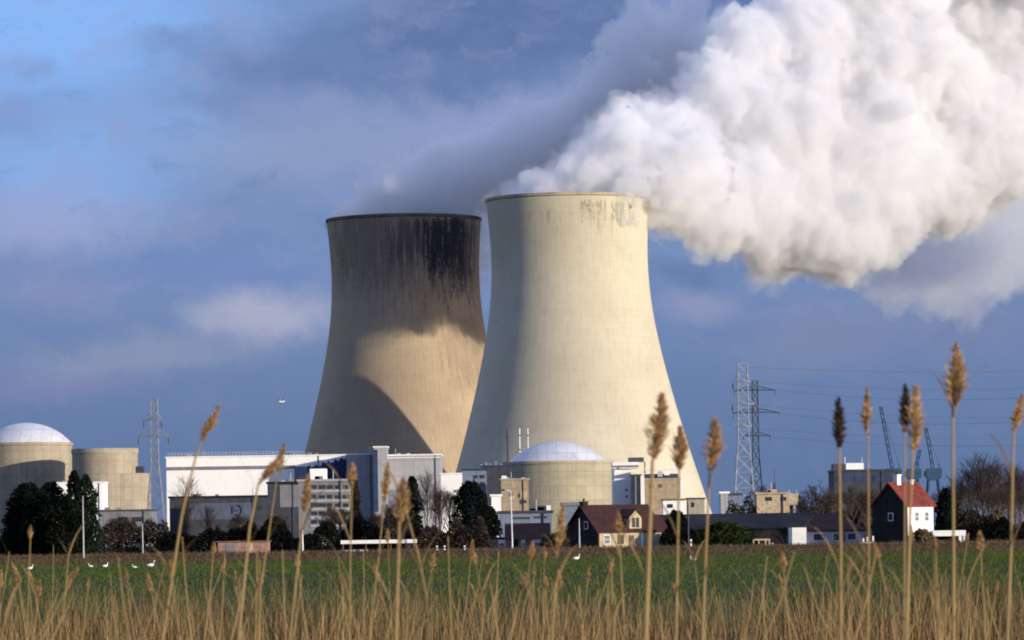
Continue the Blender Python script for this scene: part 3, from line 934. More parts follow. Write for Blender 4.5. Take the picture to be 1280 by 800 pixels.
crane('blue harbour crane with its jib leaning left, nearest the dark glass building', 1117, 2500, [(1116, 590), (1109, 552), (1103, 520), (1101, 508)])
crane('blue harbour crane standing just right of the red-roofed white house', 1167, 2500, [(1167, 592), (1162, 560), (1157, 534)])
crane('short blue harbour crane half hidden behind the chimney of the white house', 1142, 2600, [(1142, 592), (1147, 575), (1150, 562)])

# ------------------------------------------------------------------ houses along the lane
def house(name, label, cat, px_edge, D, psi, length, width, eave, ridge, m_wall, m_roof, m_gable=None, over=0.35):
    """gabled house turned by psi: px_edge is the near corner between the left gable and the long front; local x runs along the front"""
    a = W(px_edge, 685, D)
    th = thing(name, label, cat, (a.x, D, 0.0), psi)
    mb = MB()
    mb.box(0, length, 0, width, -0.3, eave)
    mb.build('wall', m_wall, th)
    for x0, x1 in ((-0.003, 0.25), (length - 0.25, length + 0.003)):
        vs = [(x0, -0.003, eave * 0), (x0, width, eave * 0), (x0, width, eave), (x0, width / 2, ridge - 0.12), (x0, -0.003, eave)]
        vs2 = [(x1, y, z) for _, y, z in vs]
        MB().add(vs + vs2, [(4, 3, 2, 1, 0), (5, 6, 7, 8, 9), (0, 1, 6, 5), (1, 2, 7, 6), (2, 3, 8, 7), (3, 4, 9, 8), (4, 0, 5, 9)]).build('gable', m_gable or m_wall, th)
    sl = (ridge - eave) / (width / 2)
    e0 = eave - over * sl
    rf = MB()
    for sgn in (0, 1):
        y0, y1 = (-over, width / 2) if sgn == 0 else (width + over, width / 2)
        vs = [(-over, y0, e0), (length + over, y0, e0), (length + over, y1, ridge), (-over, y1, ridge)]
        vs += [(x, y, z + 0.22) for x, y, z in vs]
        rf.add(vs, [(0, 1, 2, 3), (7, 6, 5, 4), (0, 4, 5, 1), (1, 5, 6, 2), (2, 6, 7, 3), (3, 7, 4, 0)])
    ro = rf.build('roof', m_roof, th)
    return th, ro


def wwin(th, x0, x1, z0, z1, frame=m_white, glass=m_glass):
    """a framed window on the long front, y = 0"""
    f = MB().box(x0, x1, -0.07, 0.05, z0, z1).build('window', frame, th)
    MB().box(x0 + 0.1, x1 - 0.1, -0.09, 0.0, z0 + 0.1, (z0 + z1) / 2 - 0.03).box(x0 + 0.1, x1 - 0.1, -0.09, 0.0, (z0 + z1) / 2 + 0.03, z1 - 0.1).build('pane', glass, f)


def gwin(th, y0, y1, z0, z1):
    f = MB().box(-0.09, 0.05, y0, y1, z0, z1).build('window', m_white, th)
    MB().box(-0.11, 0.0, y0 + 0.1, y1 - 0.1, z0 + 0.1, z1 - 0.1).build('pane', m_glass, f)


def chimney(ro, x, y, z0, z1, s=0.45, m=m_brick):
    c_ = MB().box(x - s, x + s, y - s, y + s, z0, z1).box(x - s - 0.08, x + s + 0.08, y - s - 0.08, y + s + 0.08, z1, z1 + 0.15).build('chimney', m, ro)
    MB().tube((x, y, z1 + 0.15), (x, y, z1 + 0.55), 0.14, n=8).build('pot', m_tile_dark, c_)


# farmhouse with the long maroon roof and its dormer
fh, fr = house('farmhouse', 'long farmhouse with a maroon roof, one dormer and a pale front wall', 'house', 747.5, 575, R(31), 10.6, 8.3, 2.75, 6.15, m_cream, m_tile_dark, m_darkbrick)  # near-black gable material puts the left end's shade into the colour
chimney(fr, 0.4, 4.15, 5.6, 6.7, 0.42, m_darkbrick)
dm = MB()
dm.prism([(5.2, 2.6), (7.2, 2.6), (7.2, 4.6), (6.2, 5.5), (5.2, 4.6)], 0.05, 3.2)
dmo = dm.build('dormer', m_cream, fh)
MB().add([(5.0, -0.15, 4.45), (6.2, -0.15, 5.6), (6.2, 3.3, 5.6), (5.0, 3.3, 4.45), (5.0, -0.15, 4.6), (6.2, -0.15, 5.75), (6.2, 3.3, 5.75), (5.0, 3.3, 4.6)], [(0, 1, 2, 3), (7, 6, 5, 4), (0, 4, 5, 1), (3, 2, 6, 7), (0, 3, 7, 4)]).add(
    [(7.4, -0.15, 4.45), (6.2, -0.15, 5.6), (6.2, 3.3, 5.6), (7.4, 3.3, 4.45), (7.4, -0.15, 4.6), (6.2, -0.15, 5.75), (6.2, 3.3, 5.75), (7.4, 3.3, 4.6)], [(3, 2, 1, 0), (4, 5, 6, 7), (1, 5, 4, 0), (7, 6, 2, 3), (4, 7, 3, 0)]).build('dormer_roof', m_tile_dark, dmo)
MB().box(5.65, 6.1, -0.02, 0.1, 3.2, 4.5).box(6.3, 6.75, -0.02, 0.1, 3.2, 4.5).build('dormer_window', m_glass, dmo)
wwin(fh, 0.9, 2.0, 0.9, 2.2, m_white, m_midgrey)
wwin(fh, 3.2, 4.2, 0.9, 2.2, m_wood)
MB().box(7.0, 7.35, -0.06, 0.1, 0, 2.7).build('downpipe', m_white, fh)
MB().box(5.0, 5.9, -0.05, 0.05, 0.0, 2.1).build('door', m_wood, fh)
gwin(fh, 2.4, 3.4, 3.0, 4.1)
bh, br = house('barn', 'lower maroon roofed barn with a white door adjoining the right end of the farmhouse', 'barn', 803, 582, R(26), 4.2, 6.5, 2.25, 4.7, m_darkbrick, m_tile_dark)
MB().box(1.3, 3.3, -0.06, 0.06, 0.0, 1.75).build('door', m_white, bh)
MB().box(1.1, 3.5, -0.5, 0.06, 1.78, 1.92).build('door_canopy', m_white, bh)
block('grey_barn', 'small grey barn peeping out left of the farmhouse chimney', 'barn', 704, 727, 632, 620, 7, m_bluegrey, m_midgrey)

# white house with the bright red roof
wh, wr = house('red_roofed_house', 'white two storey house with a bright red roof and dark shaded gable', 'house', 1133.5, 560, R(43), 5.7, 6.1, 5.55, 8.5, m_white, m_tile_red, m_darkbrick, 0.22)  # black brick on the gables stands in for the unlit left side
chimney(wr, 1.6, 3.0, 7.9, 9.6, 0.38, m_white)
chimney(wr, 4.3, 3.0, 7.9, 8.9, 0.30, m_white)
wwin(wh, 1.6, 2.5, 3.4, 4.7, m_white, m_midgrey)
wwin(wh, 3.6, 4.5, 3.4, 4.7, m_white, m_midgrey)
wwin(wh, 1.6, 2.5, 0.9, 2.2, m_white, m_midgrey)
wwin(wh, 3.6, 4.5, 0.9, 2.2, m_white, m_midgrey)
gwin(wh, 2.3, 3.2, 3.5, 4.6)

# low white house with a maroon roof
lh = thing('low_white_house', 'low bungalow in bluish shade with a maroon roof and a bright white porch block', 'bungalow', (W(1044, 680, 570).x, 570, 0))
hw = 36 / F * 570
ez = W(1044, 661, 570).z
MB().box(-hw, hw, 0.3, 8, -0.3, ez).build('wall', m_shadewall, lh)
MB().box(-hw - 3.9 * 0.5, -hw - 0.01, -0.6, 7, -0.3, ez + 0.25).build('porch_block', m_white, lh)
MB().add([(-hw - 0.3, -0.2, ez - 0.15), (hw + 0.4, -0.2, ez - 0.15), (hw - 3.6, 4.6, ez + 2.1), (-hw + 1.6, 4.6, ez + 2.1), (-hw - 0.3, 8.6, ez - 0.15), (hw + 0.4, 8.6, ez - 0.15),
          (-hw - 0.3, -0.2, ez - 0.33), (hw + 0.4, -0.2, ez - 0.33), (-hw - 0.3, 8.6, ez - 0.33), (hw + 0.4, 8.6, ez - 0.33)],
         [(0, 1, 2, 3), (3, 2, 5, 4), (0, 3, 4), (1, 5, 2), (6, 8, 9, 7), (0, 6, 7, 1), (1, 7, 9, 5), (5, 9, 8, 4), (4, 8, 6, 0)]).build('roof', m_tile_dark, lh)
for x0, x1 in ((-3.0, -1.2), (-0.3, 0.7), (1.6, 2.9)):
    f = MB().box(x0, x1, 0.20, 0.35, 0.95, 2.0).build('window', m_white, lh)
    MB().box(x0 + 0.1, x1 - 0.1, 0.17, 0.3, 1.05, 1.9).build('pane', m_navy, f)
MB().box(0.85, 1.45, 0.22, 0.35, 0.0, 2.0).build('door', m_brick, lh)

# long black barn, brick cottage, low brick outbuilding
bb = thing('black_barn', 'very long black barn behind the lane right of the farmhouse', 'barn', (W(930, 680, 640).x, 640, 0))
hw, zt = 112 / F * 640, W(930, 641.5, 640).z
MB().box(-hw, hw, 0, 14, -0.3, zt - 2.2).build('wall', m_roof_black, bb)
MB().add([(-hw - 0.4, -0.5, zt - 2.4), (hw + 0.4, -0.5, zt - 2.4), (hw + 0.4, 7, zt), (-hw - 0.4, 7, zt), (hw + 0.4, 14.5, zt - 2.4), (-hw - 0.4, 14.5, zt - 2.4)], [(0, 1, 2, 3), (3, 2, 4, 5), (0, 3, 5), (1, 4, 2), (0, 5, 4, 1)]).build('roof', m_roof_black, bb)
for x in (-6.5, 1.5, 7.2):
    MB().box(x, x + 2.6, -0.06, 0.1, 0, 2.6).build('door', m_darkbrick, bb)

ct = thing('brick_cottage', 'low pink brick cottage with a long dark roof and white windows behind a lamp post', 'cottage', (W(647, 685, 588).x, 588, 0))
hw, ze, zr = 39 / F * 588, W(647, 673, 588).z, W(647, 654, 588).z
MB().box(-hw, hw, 0, 7, -0.3, ze).build('wall', m_brick, ct)
MB().add([(-hw + 2.6, -0.4, ze - 0.1), (hw + 0.3, -0.4, ze - 0.1), (hw + 0.3, 3.5, zr), (-hw + 2.6, 3.5, zr), (hw + 0.3, 7.4, ze - 0.1), (-hw + 2.6, 7.4, ze - 0.1)], [(0, 1, 2, 3), (3, 2, 4, 5), (0, 3, 5), (1, 4, 2), (0, 5, 4, 1)]).build('roof', m_tile_dark, ct)
MB().box(-hw - 0.1, -hw + 2.59, -0.2, 7.2, ze + 0.003, ze + 0.2).build('flat_roof', m_roof_black, ct)
for x0, x1 in ((-2.7, -1.7), (0.5, 1.1), (2.2, 3.7)):
    f = MB().box(x0, x1, -0.08, 0.05, 0.7, 1.7).build('window', m_white, ct)
    MB().box(x0 + 0.12, x1 - 0.12, -0.1, 0.0, 0.8, 1.2).build('pane', m_midgrey, f)
MB().box(-0.7, 0.1, -0.06, 0.05, 0, 1.75).build('door', m_darkbrick, ct)

ob = thing('brick_outbuilding', 'long low sandy pink brick outbuilding under a dark hedge', 'outbuilding', (W(304, 685, 552).x, 552, 0))
hw, zt = 31.5 / F * 552, W(304, 677.5, 552).z
MB().box(-hw, hw, 0, 4, -0.3, zt).build('wall', m_brick, ob)
MB().box(-hw - 0.2, hw + 0.2, -0.25, 4.2, zt + 0.003, zt + 0.16).build('roof', m_wood, ob)
MB().box(0.3, 1.3, -0.06, 0.06, 0, zt - 0.2).build('door', m_cream, ob)
MB().box(-2.3, -1.2, -0.06, 0.06, 0.6, zt - 0.3).build('window', m_midgrey, ob)

# carport with a white fascia, white barrier
cp = thing('carport', 'long open carport with a thin white roof edge between dark trees', 'carport', (W(473, 685, 556).x, 556, 0))
hw, zt = 47 / F * 556, W(473, 674.8, 556).z
MB().box(-hw, hw, 0, 5, zt - 0.48, zt).build('roof', m_white, cp)
for x in (-hw + 0.3, -hw * 0.33, hw * 0.33, hw - 0.3):
    MB().box(x - 0.08, x + 0.08, 0.2, 0.36, -0.3, zt - 0.48).build('post', m_wood, cp)
MB().box(-hw + 0.2, hw - 0.2, 4.5, 4.8, -0.3, zt - 0.49).build('back_wall', m_roof_black, cp)
gb = thing('white_barrier', 'low white board barrier in front of the left end of the carport', 'barrier', (W(445, 689, 546).x, 546, 0.2))
hw = 15 / F * 546
zz = W(445, 689, 546).z - 0.2
MB().box(-hw, hw, 0, 0.06, zz - 0.17, zz + 0.17).build('board', m_white, gb)
for x in (-hw + 0.2, 0, hw - 0.2):
    MB().box(x - 0.06, x + 0.06, 0.061, 0.16, -0.4, zz + 0.1).build('post', m_wood, gb)

# bus-shelter-like frame
bs = thing('open_shelter', 'small open shelter with cream posts before the long black barn', 'shelter', (W(954, 685, 560).x, 560, 0))
hw, zt = 13 / F * 560, W(954, 673.5, 560).z
MB().box(-hw, hw * 0.7, 0, 1.6, zt - 0.22, zt).build('roof', m_cream, bs)
for x in (-hw + 0.12, -hw * 0.4, hw * 0.25, hw * 0.6):
    MB().box(x - 0.09, x + 0.09, 0.02, 0.2, -0.3, zt - 0.22).build('post', m_cream, bs)
MB().box(hw * 0.72, hw, 0.1, 0.5, -0.3, zt - 0.55).build('side_panel', m_cream, bs)
MB().box(-hw + 0.2, hw * 0.6, 1.4, 1.5, -0.3, zt - 0.23).build('back_panel', m_darkbrick, bs)

# carport and small car beside the red-roofed house
wc = thing('white_carport', 'flat white roofed carport right of the red-roofed house', 'carport', (W(1187, 680, 556).x, 556, 0))
hw, zt = 20.5 / F * 556, W(1187, 663, 556).z
MB().box(-hw, hw, 0, 4.5, zt - 0.75, zt).build('roof', m_white, wc)
for x in (-hw + 0.2, hw * 0.62, hw - 0.2):
    MB().box(x - 0.1, x + 0.1, 0.1, 0.3, -0.3, zt - 0.75).build('post', m_white, wc)
MB().box(hw * 0.64, hw - 0.3, 0.32, 0.42, 0.0, zt - 0.76).build('side_panel', m_white, wc)
MB().box(-hw + 0.3, hw - 0.3, 4.2, 4.4, -0.3, zt - 0.76).build('back_wall', m_darkbrick, wc)


def car(label, pxc, D, m):
    th = thing('parked_car', label, 'car', (W(pxc, 685, D).x, D, 0.0), R(8))
    MB().prism([(-2.0, 0.3), (2.0, 0.3), (2.05, 0.62), (1.95, 0.82), (1.2, 0.92), (0.6, 1.42), (-1.0, 1.45), (-1.7, 0.98), (-2.0, 0.9)], 0, 1.65).build('body', m, th)
    MB().prism([(1.05, 0.93), (0.55, 1.35), (-0.15, 1.37), (-0.15, 0.93)], -0.02, 0.05).build('window', m_glass, th)
    MB().prism([(-0.25, 0.93), (-0.25, 1.37), (-0.95, 1.38), (-1.5, 0.95)], -0.02, 0.05).build('window', m_glass, th)
    for x in (-1.25, 1.3):
        for y in (-0.03, 1.45):
            w = MB().tube((x, y, 0.32), (x, y + 0.23, 0.32), 0.32, n=18).build('wheel', m_roof_black, th)
            MB().tube((x, y - 0.02, 0.32), (x, y + 0.1, 0.32), 0.18, n=12).build('rim', m_steel, w)
    MB().box(1.9, 2.06, 0.15, 0.45, 0.62, 0.76).build('headlight', m_steel_pale, th)
    MB().box(-2.03, -1.9, 0.15, 0.4, 0.65, 0.85).build('tail_light', m_tile_red, th)
    return th


m_carblue = mat('teal_car_paint', (0.03, 0.11, 0.15), 0.08, 0.5, 0.3, spec=0.5)
car('teal parked car half under the white carport beside the red-roofed house', 1161, 552, m_carblue)

# white gate of pickets
pg = thing('picket_gate', 'white picket gate between the bungalow and the red-roofed house', 'gate', (W(1084, 680, 555).x, 555, 0))
for px, y0 in ((1074.5, 681), (1079.5, 673), (1084.5, 671), (1091.5, 670)):
    x = (px - 1084) / F * 555
    MB().box(x - 0.11, x + 0.11, 0, 0.1, -0.2, W(px, y0, 555).z).build('post', m_white, pg)
MB().box(-1.0, 0.85, 0.101, 0.16, 0.6, 0.75).build('rail', m_white, pg)

# concrete post with a box head
tp = thing('transformer_post', 'pale transformer post with a box head rising behind the black barn', 'post', (W(992.5, 650, 720).x, 720, 0))
zt = W(992.5, 612, 720).z
MB().tube((0, 0, -0.3), (0, 0, zt - 2.6), 0.34, 0.26, n=10).build('shaft', m_grey_clad, tp)
MB().box(-0.95, 0.75, -0.5, 0.5, zt - 2.6, zt - 0.9).build('box_head', m_cream, tp)
MB().box(-1.3, 0.95, -0.15, 0.15, zt - 0.89, zt - 0.65).tube((-0.8, 0, zt - 0.65), (-0.8, 0, zt), 0.09, n=6).tube((0.5, 0, zt - 0.65), (0.5, 0, zt), 0.09, n=6).build('crossarm', m_steel, tp)

# lamp posts, posts
def lamp(label, px, y0, D, m, head=True, z0=0.0, tilt=0.0):
    a = W(px, 690, D)
    th = thing('lamp_post', label, 'lamp post', (a.x, D, z0), 0, 'lamp posts along the lane')
    zt = W(px, y0, D).z - z0
    MB().loft([(0, 0, -0.3), (0, 0, 1.2), (-tilt * zt, 0, zt)], [0.13, 0.10, 0.055], 8).build('pole', m, th)
    if head:
        MB().loft([(-tilt * zt, 0, zt - 0.02), (-tilt * zt - 0.5, -0.1, zt + 0.16), (-tilt * zt - 0.95, -0.2, zt + 0.17)], [0.05, 0.04, 0.035], 6).build('arm', m, th)
        MB().loft([(-tilt * zt - 0.7, -0.15, zt + 0.16), (-tilt * zt - 1.0, -0.2, zt + 0.17), (-tilt * zt - 1.4, -0.28, zt + 0.16)], [0.06, 0.15, 0.07], 8).build('lamp_head', m_steel_dark, th)
    return th


lamp('grey lamp post standing right before the dark conifer clump', 104.5, 620, 500, m_steel, False, 0.3)
lamp('tall pale lamp post in front of the brick cottage', 640.5, 614, 545, m_steel_pale, True, 0.3, 0.012)
lamp('distant dark lamp post against the sandy left reactor building', 25, 581, 900, m_steel_dark, True)
lamp('short white lamp post below the banded office block', 378.5, 662, 540, m_white, False, 0.3)
lamp('dull grey lamp post right of the brick cottage wall near the farmhouse gable', 724.5, 648, 530, m_steel, False, 0.5)
lamp('slim grey lamp post among the bare shrubs left of the slate warehouse', 178.5, 655, 540, m_steel, False, 0.3)
lamp('thin dark lamp post at the left end of the long black barn', 861, 628, 545, m_steel_dark, False, 0.3)
for k, (px, y0, y1, lb) in enumerate(((546.5, 682, 694, 'left one of two white marker posts right of the carport'), (556, 682, 694, 'right one of two white marker posts right of the carport'),
                                      (581, 682, 695, 'single white marker post below the dark conifer'), (864, 674, 690, 'white marker post with a red band beside the black barn'),
                                      (591, 685, 695, 'small grey white marker post left of the brick cottage'))):
    D = 530
    a = W(px, y1, D)
    th = thing('marker_post', lb, 'post', (a.x, D, 0.4), 0, 'white marker posts along the lane')
    zt = W(px, y0, D).z - 0.4
    MB().box(-0.11, 0.11, -0.06, 0.06, -0.5, zt).build('post', m_white, th)
    MB().box(-0.12, 0.12, -0.07, 0.07, zt * 0.55, zt * 0.75).build('band', m_tile_red if k == 3 else m_darkgrey, th)

# ------------------------------------------------------------------ trees and hedges
def rv(r_):
    return Vector((r_.gauss(0, 1), r_.gauss(0, 1), r_.gauss(0, 1))).normalized()


def leaf_cloud(n, inside, size, r_, cull=0.0, fr=0.5):
    """n leaf-sprays (bent quads) at points drawn by inside(r_); patches where the noise is low stay empty, so the crown has gaps"""
    mb = MB()
    k = 0
    for _ in range(n * 3):
        if k >= n:
            break
        p = inside(r_)
        if p is None or mnoise.noise(p * fr) < cull:
            continue
        k += 1
        a, b = rv(r_), rv(r_)
        b = a.cross(b).normalized()
        s = size * r_.uniform(0.6, 1.5)
        mb.add([p - a * s - b * s * 0.35, p + a * s * 0.2 - b * s * 0.5, p + a * s, p + b * s * 0.45], [(0, 1, 2, 3)])
    return mb


def evergreen(name, label, px, y0, D, wpx, m, shape='cone', n=2600, seed=0, cat='tree', group=None):
    r_ = random.Random(seed)
    a = W(px, 690, D)
    H = W(px, y0, D).z
    wd = wpx / F * D / 2 * 1.3
    n = int(n * 1.5)
    th = thing(name, label, cat, (a.x, D, 0), r_.uniform(0, 6), group)
    MB().loft([(0, 0, -0.3), (0.05, 0, H * 0.5), (0, 0, H * 0.93)], [wd * 0.10 + 0.08, wd * 0.05 + 0.05, 0.03], 7).build('trunk', m_bark, th)

    def inside(q):
        z = q.uniform(0.04, 1.0)
        if shape == 'cone':
            rad = wd * (1 - z) ** 0.75 * (0.75 + 0.35 * mnoise.noise(Vector((z * 9, seed, 0)))) + 0.12
        elif shape == 'column':
            rad = wd * min(1.0, (1.02 - z) * 3.2) ** 0.7 * (0.85 + 0.3 * mnoise.noise(Vector((z * 7, seed, 0))))
        else:
            rad = wd * math.sqrt(max(0.02, 1 - ((z - 0.42) / 0.60) ** 2))
        th_ = q.uniform(0, 2 * math.pi)
        rad *= 0.88 + 0.38 * mnoise.noise(Vector((math.cos(th_) * 1.6, math.sin(th_) * 1.6, z * 5 + seed)))
        rr_ = rad * q.uniform(0.15, 1.0) ** 0.45
        return Vector((rr_ * math.cos(th_), rr_ * math.sin(th_), z * H + q.gauss(0, 0.12)))
    leaf_cloud(n, inside, 0.23, r_, -0.30, 0.8).build('crown', m, th)
    return th


def bare_tree(label, px, y0, D, wpx, m, seed, n_lv=6, name='bare_tree', bark=m_bark, group=None, trunk_share=0.28, rr0=0.16):
    r_ = random.Random(seed)
    a = W(px, 690, D)
    H = W(px, y0, D).z
    wd = wpx / F * D / 2
    th = thing(name, label, 'tree', (a.x, D, 0), 0, group)
    tr, cr = MB(), MB()
    h0 = H * trunk_share
    tr.loft([(0, 0, -0.3), (r_.uniform(-0.1, 0.1), 0, h0), (r_.uniform(-0.2, 0.2), 0, H * 0.62)], [rr0, rr0 * 0.8, rr0 * 0.25], 7)

    def grow(p, d, L, r, lv):
        q = p + d * L
        mid = p.lerp(q, 0.5) + rv(r_) * L * 0.07
        cr.loft([p, mid, q], [r, r * 0.85, r * 0.65], 3 if lv < 4 else 5)
        if lv <= 0:
            return
        for k in range(r_.choice((2, 3, 3))):
            nd = (d + rv(r_) * 0.62 + Vector((0, 0, 0.16))).normalized()
            grow(p.lerp(q, r_.uniform(0.55, 1.0)), nd, L * r_.uniform(0.62, 0.86), max(0.011, r * 0.6), lv - 1)
    nb = 13
    for k in range(nb):
        f = k / (nb - 1)
        z = h0 * (0.75) + (H * 0.6 - h0 * 0.75) * f
        an = k * 2.4 + r_.uniform(-0.4, 0.4)
        sp = (wd / max(H, 1)) * 2.2 * (1 - 0.55 * f)
        d = Vector((math.cos(an) * sp, math.sin(an) * sp, 1.0)).normalized()
        grow(Vector((0, 0, z)), d, (H - z) * 0.30, rr0 * 0.42, n_lv - 3)
    # keep the crown to its height
    zs = max(p[2] for p in cr.v)
    xs_ = sorted(abs(p[0]) for p in cr.v)[int(len(cr.v) * 0.97)]
    fz, fx = (H - h0 * 0.7) / (zs - h0 * 0.7), wd / max(xs_, 0.1)
    cr.v = [(x * fx, y * fx, h0 * 0.7 + (z - h0 * 0.7) * fz) for x, y, z in cr.v]
    tr.build('trunk', bark, th)
    cr.build('crown', m, th)
    return th


def hedge(label, px0, px1, y0, D, m, seed, n, depth=3.0, name='hedge', cat='hedge', size=0.2, wob=0.35, group='hedges and shrubs along the lane'):
    r_ = random.Random(seed)
    a, b = W(px0, 690, D), W(px1, 690, D)
    H = W((px0 + px1) / 2, y0, D).z * 1.22
    n = int(n * 1.4)
    hw = (b.x - a.x) / 2
    th = thing(name, label, cat, ((a.x + b.x) / 2, D, 0), 0, group)

    def inside(q):
        x, y = q.uniform(-hw, hw), q.uniform(0, depth)
        e = min(1.0, (hw - abs(x)) / 1.2) ** 0.5 if hw > abs(x) else 0
        top = H * (1 - wob * 0.5 + wob * mnoise.noise(Vector((x * 0.55, seed * 3.1, 0))) + 0.12 * mnoise.noise(Vector((x * 2.1, y, seed)))) * (0.45 + 0.55 * e)
        return Vector((x, y, top * q.uniform(0, 1) ** 0.7))
    leaf_cloud(n, inside, size, r_, -0.35, 0.9).build('foliage', m, th)
    st = MB()
    for k in range(max(3, int(hw * 1.6))):
        x, y = r_.uniform(-hw * 0.9, hw * 0.9), r_.uniform(0.4, depth - 0.4)
        st.tube((x, y, -0.2), (x + r_.uniform(-0.3, 0.3), y, H * r_.uniform(0.5, 0.8)), 0.05, 0.015, 5)
    st.build('stems', m_bark, th)
    return th


G1 = 'dark conifers on the left'
evergreen('conifer', 'broad round black conifer, leftmost of the clump before the left reactor', 37, 606, 555, 54, m_conifer, 'round', 4200, 1, group=G1)
evergreen('conifer', 'rounded black conifer in the middle of the left clump', 66, 604, 560, 42, m_conifer, 'round', 3600, 2, group=G1)
evergreen('conifer', 'pointed black conifer with the highest tip of the left clump', 94, 590, 562, 30, m_conifer, 'column', 3000, 3, group=G1)
evergreen('conifer', 'dark green pointed conifer at the right end of the left clump', 109, 595, 556, 30, m_conifer_g, 'column', 3200, 4, group=G1)
evergreen('conifer', 'small black conifer at the left foot of the broad round one', 20, 634, 552, 30, m_conifer, 'round', 2000, 18, group=G1)
evergreen('conifer', 'low black conifer between the broad round one and the middle one', 50, 618, 550, 44, m_conifer, 'round', 3000, 19, group=G1)
evergreen('conifer', 'low bushy black conifer filling the front of the left clump', 80, 622, 548, 54, m_conifer, 'round', 3600, 5, group=G1)
evergreen('conifer', 'black bushy conifer between the bare birch and the brick cottage', 590, 603, 600, 42, m_conifer, 'round', 3800, 6, group='dark conifers in the middle')
evergreen('conifer', 'narrow black conifer right of the grey hall, beside the birch', 516, 597, 610, 26, m_conifer, 'column', 2600, 7, group='dark conifers in the middle')
evergreen('conifer', 'brownish narrow conifer before the light grey control block', 445, 594, 600, 24, m_bushbrown, 'cone', 2600, 8, group='dark conifers in the middle')
G2 = 'bare winter trees'
bare_tree('wide bare tree between the birch and the bushy black conifer', 562, 612, 605, 44, m_twig, 83, 8, group=G2)
evergreen('conifer', 'black conifer just right of the red-roofed white house', 1183, 612, 580, 26, m_conifer, 'column', 2800, 10, group='dark conifers on the right')
evergreen('conifer', 'small dark conifer behind the right corner of the farmhouse', 846, 640, 600, 26, m_conifer, 'round', 2200, 11, group='dark conifers on the right')
evergreen('green_bush', 'round green bush in front of the long black barn', 905, 655, 560, 58, m_bushgreen, 'round', 3600, 12, cat='bush')
evergreen('dry_bush', 'dry tan bush against the white front of the red-roofed house', 1151, 664, 548, 30, m_bushtan, 'round', 1800, 13, cat='bush')

G2 = 'bare winter trees'
bare_tree('slender bare tree before the left end of the white hall', 236, 590, 590, 40, m_twig_tan, 21, 6, group=G2)
bare_tree('thin bare sapling right of the slender tree before the white hall', 261, 630, 585, 30, m_twig, 22, 6, group=G2)
bare_tree('bare birch with a white trunk before the grey hall', 535, 582, 590, 52, m_twig, 23, 7, 'birch_tree', m_birch, G2)
bare_tree('bare tree at the left end of the dark glass building', 1024, 598, 640, 44, m_twig, 24, 7, group=G2)
bare_tree('bare tree before the middle of the dark glass building', 1066, 604, 620, 46, m_twig_tan, 25, 7, group=G2)
bare_tree('bare tree between the dark glass building and the shaded gable', 1094, 606, 630, 38, m_twig_tan, 26, 7, group=G2)
bare_tree('tallest bare tree on the right, above the white carport', 1229, 564, 610, 66, m_twig, 27, 7, group=G2, rr0=0.2)
bare_tree('bare tree touching the right edge of the view', 1270, 574, 605, 52, m_twig, 28, 7, group=G2)
bare_tree('bare tree right behind the white carport, left of the tallest one', 1199, 590, 615, 40, m_twig, 29, 7, group=G2)
bare_tree('small bare tree rising behind the sandy switch house', 958, 604, 950, 40, m_twig, 30, 7, group=G2)
bare_tree('bare tree behind the low white bungalow, left of the maroon roof end', 1006, 618, 660, 34, m_twig, 31, 7, group=G2)
bare_tree('low brown bare tree between the two right edge trees', 1250, 604, 590, 44, m_twig_tan, 32, 7, group=G2)
bare_tree('bare tree before the left end of the banded office block', 352, 640, 580, 34, m_twig, 33, 6, group=G2)
bare_tree('bare tree between the carport and the narrow black conifer', 487, 622, 585, 40, m_twig, 34, 7, group=G2)

for k, (px, y0, wpx, D, lb) in enumerate(((1190, 618, 40, 670, 'low bare tree furthest left in the row behind the white carport'), (1206, 604, 44, 676, 'bare tree at the back of the row, above the right half of the white carport'),
        (1222, 596, 46, 684, 'bare tree hidden behind the tallest bare tree on the right'), (1237, 600, 46, 690, 'bare tree at the back between the tallest bare tree and its right neighbour'),
        (1254, 588, 48, 680, 'bare tree at the back, third from the right edge'), (1276, 602, 48, 672, 'low bare tree at the back beside the right edge')), 100):
    bare_tree(lb, px, y0, D, wpx, m_twig, k, 8, group=G2)
for k, (px, y0, wpx, D, lb) in enumerate(((1180, 606, 34, 640, 'bare tree beside the black conifer right of the red-roofed house'), (1214, 582, 44, 640, 'bare tree just left of the tallest bare tree on the right'),
        (1243, 572, 50, 650, 'bare tree just right of the tallest bare tree on the right'), (1262, 596, 46, 600, 'low bare tree second from the right edge'), (1286, 584, 50, 640, 'bare tree half cut by the right edge of the view'),
        (1040, 610, 40, 650, 'bare tree overlapping the left corner of the dark glass building'), (1082, 612, 40, 640, 'bare tree overlapping the right half of the dark glass building'),
        (300, 640, 40, 590, 'bare tree before the emblem of the slate warehouse'), (415, 630, 34, 590, 'bare tree before the right end of the banded office block'), (500, 640, 36, 585, 'bare tree behind the right end of the carport'),
        (550, 606, 36, 600, 'bare tree just right of the white-trunked birch'), (470, 640, 34, 600, 'bare tree behind the middle of the carport'), (150, 640, 44, 600, 'bare tree above the brown shrubs left of the slate warehouse'))):
    bare_tree(lb, px, y0, D, wpx, m_twig_tan if k % 3 == 2 else m_twig, 60 + k, 8, group=G2)
evergreen('conifer', 'dark conifer before the left end of the banded office block', 343, 648, 592, 30, m_bushdark, 'round', 2200, 14, group='dark conifers in the middle')
bare_tree('bushy bare tree before the right half of the banded office block', 427, 632, 596, 40, m_twig, 82, 8, group=G2)
bare_tree('bushy bare tree left of the birch, behind the carport', 497, 626, 600, 40, m_twig, 81, 8, group=G2)
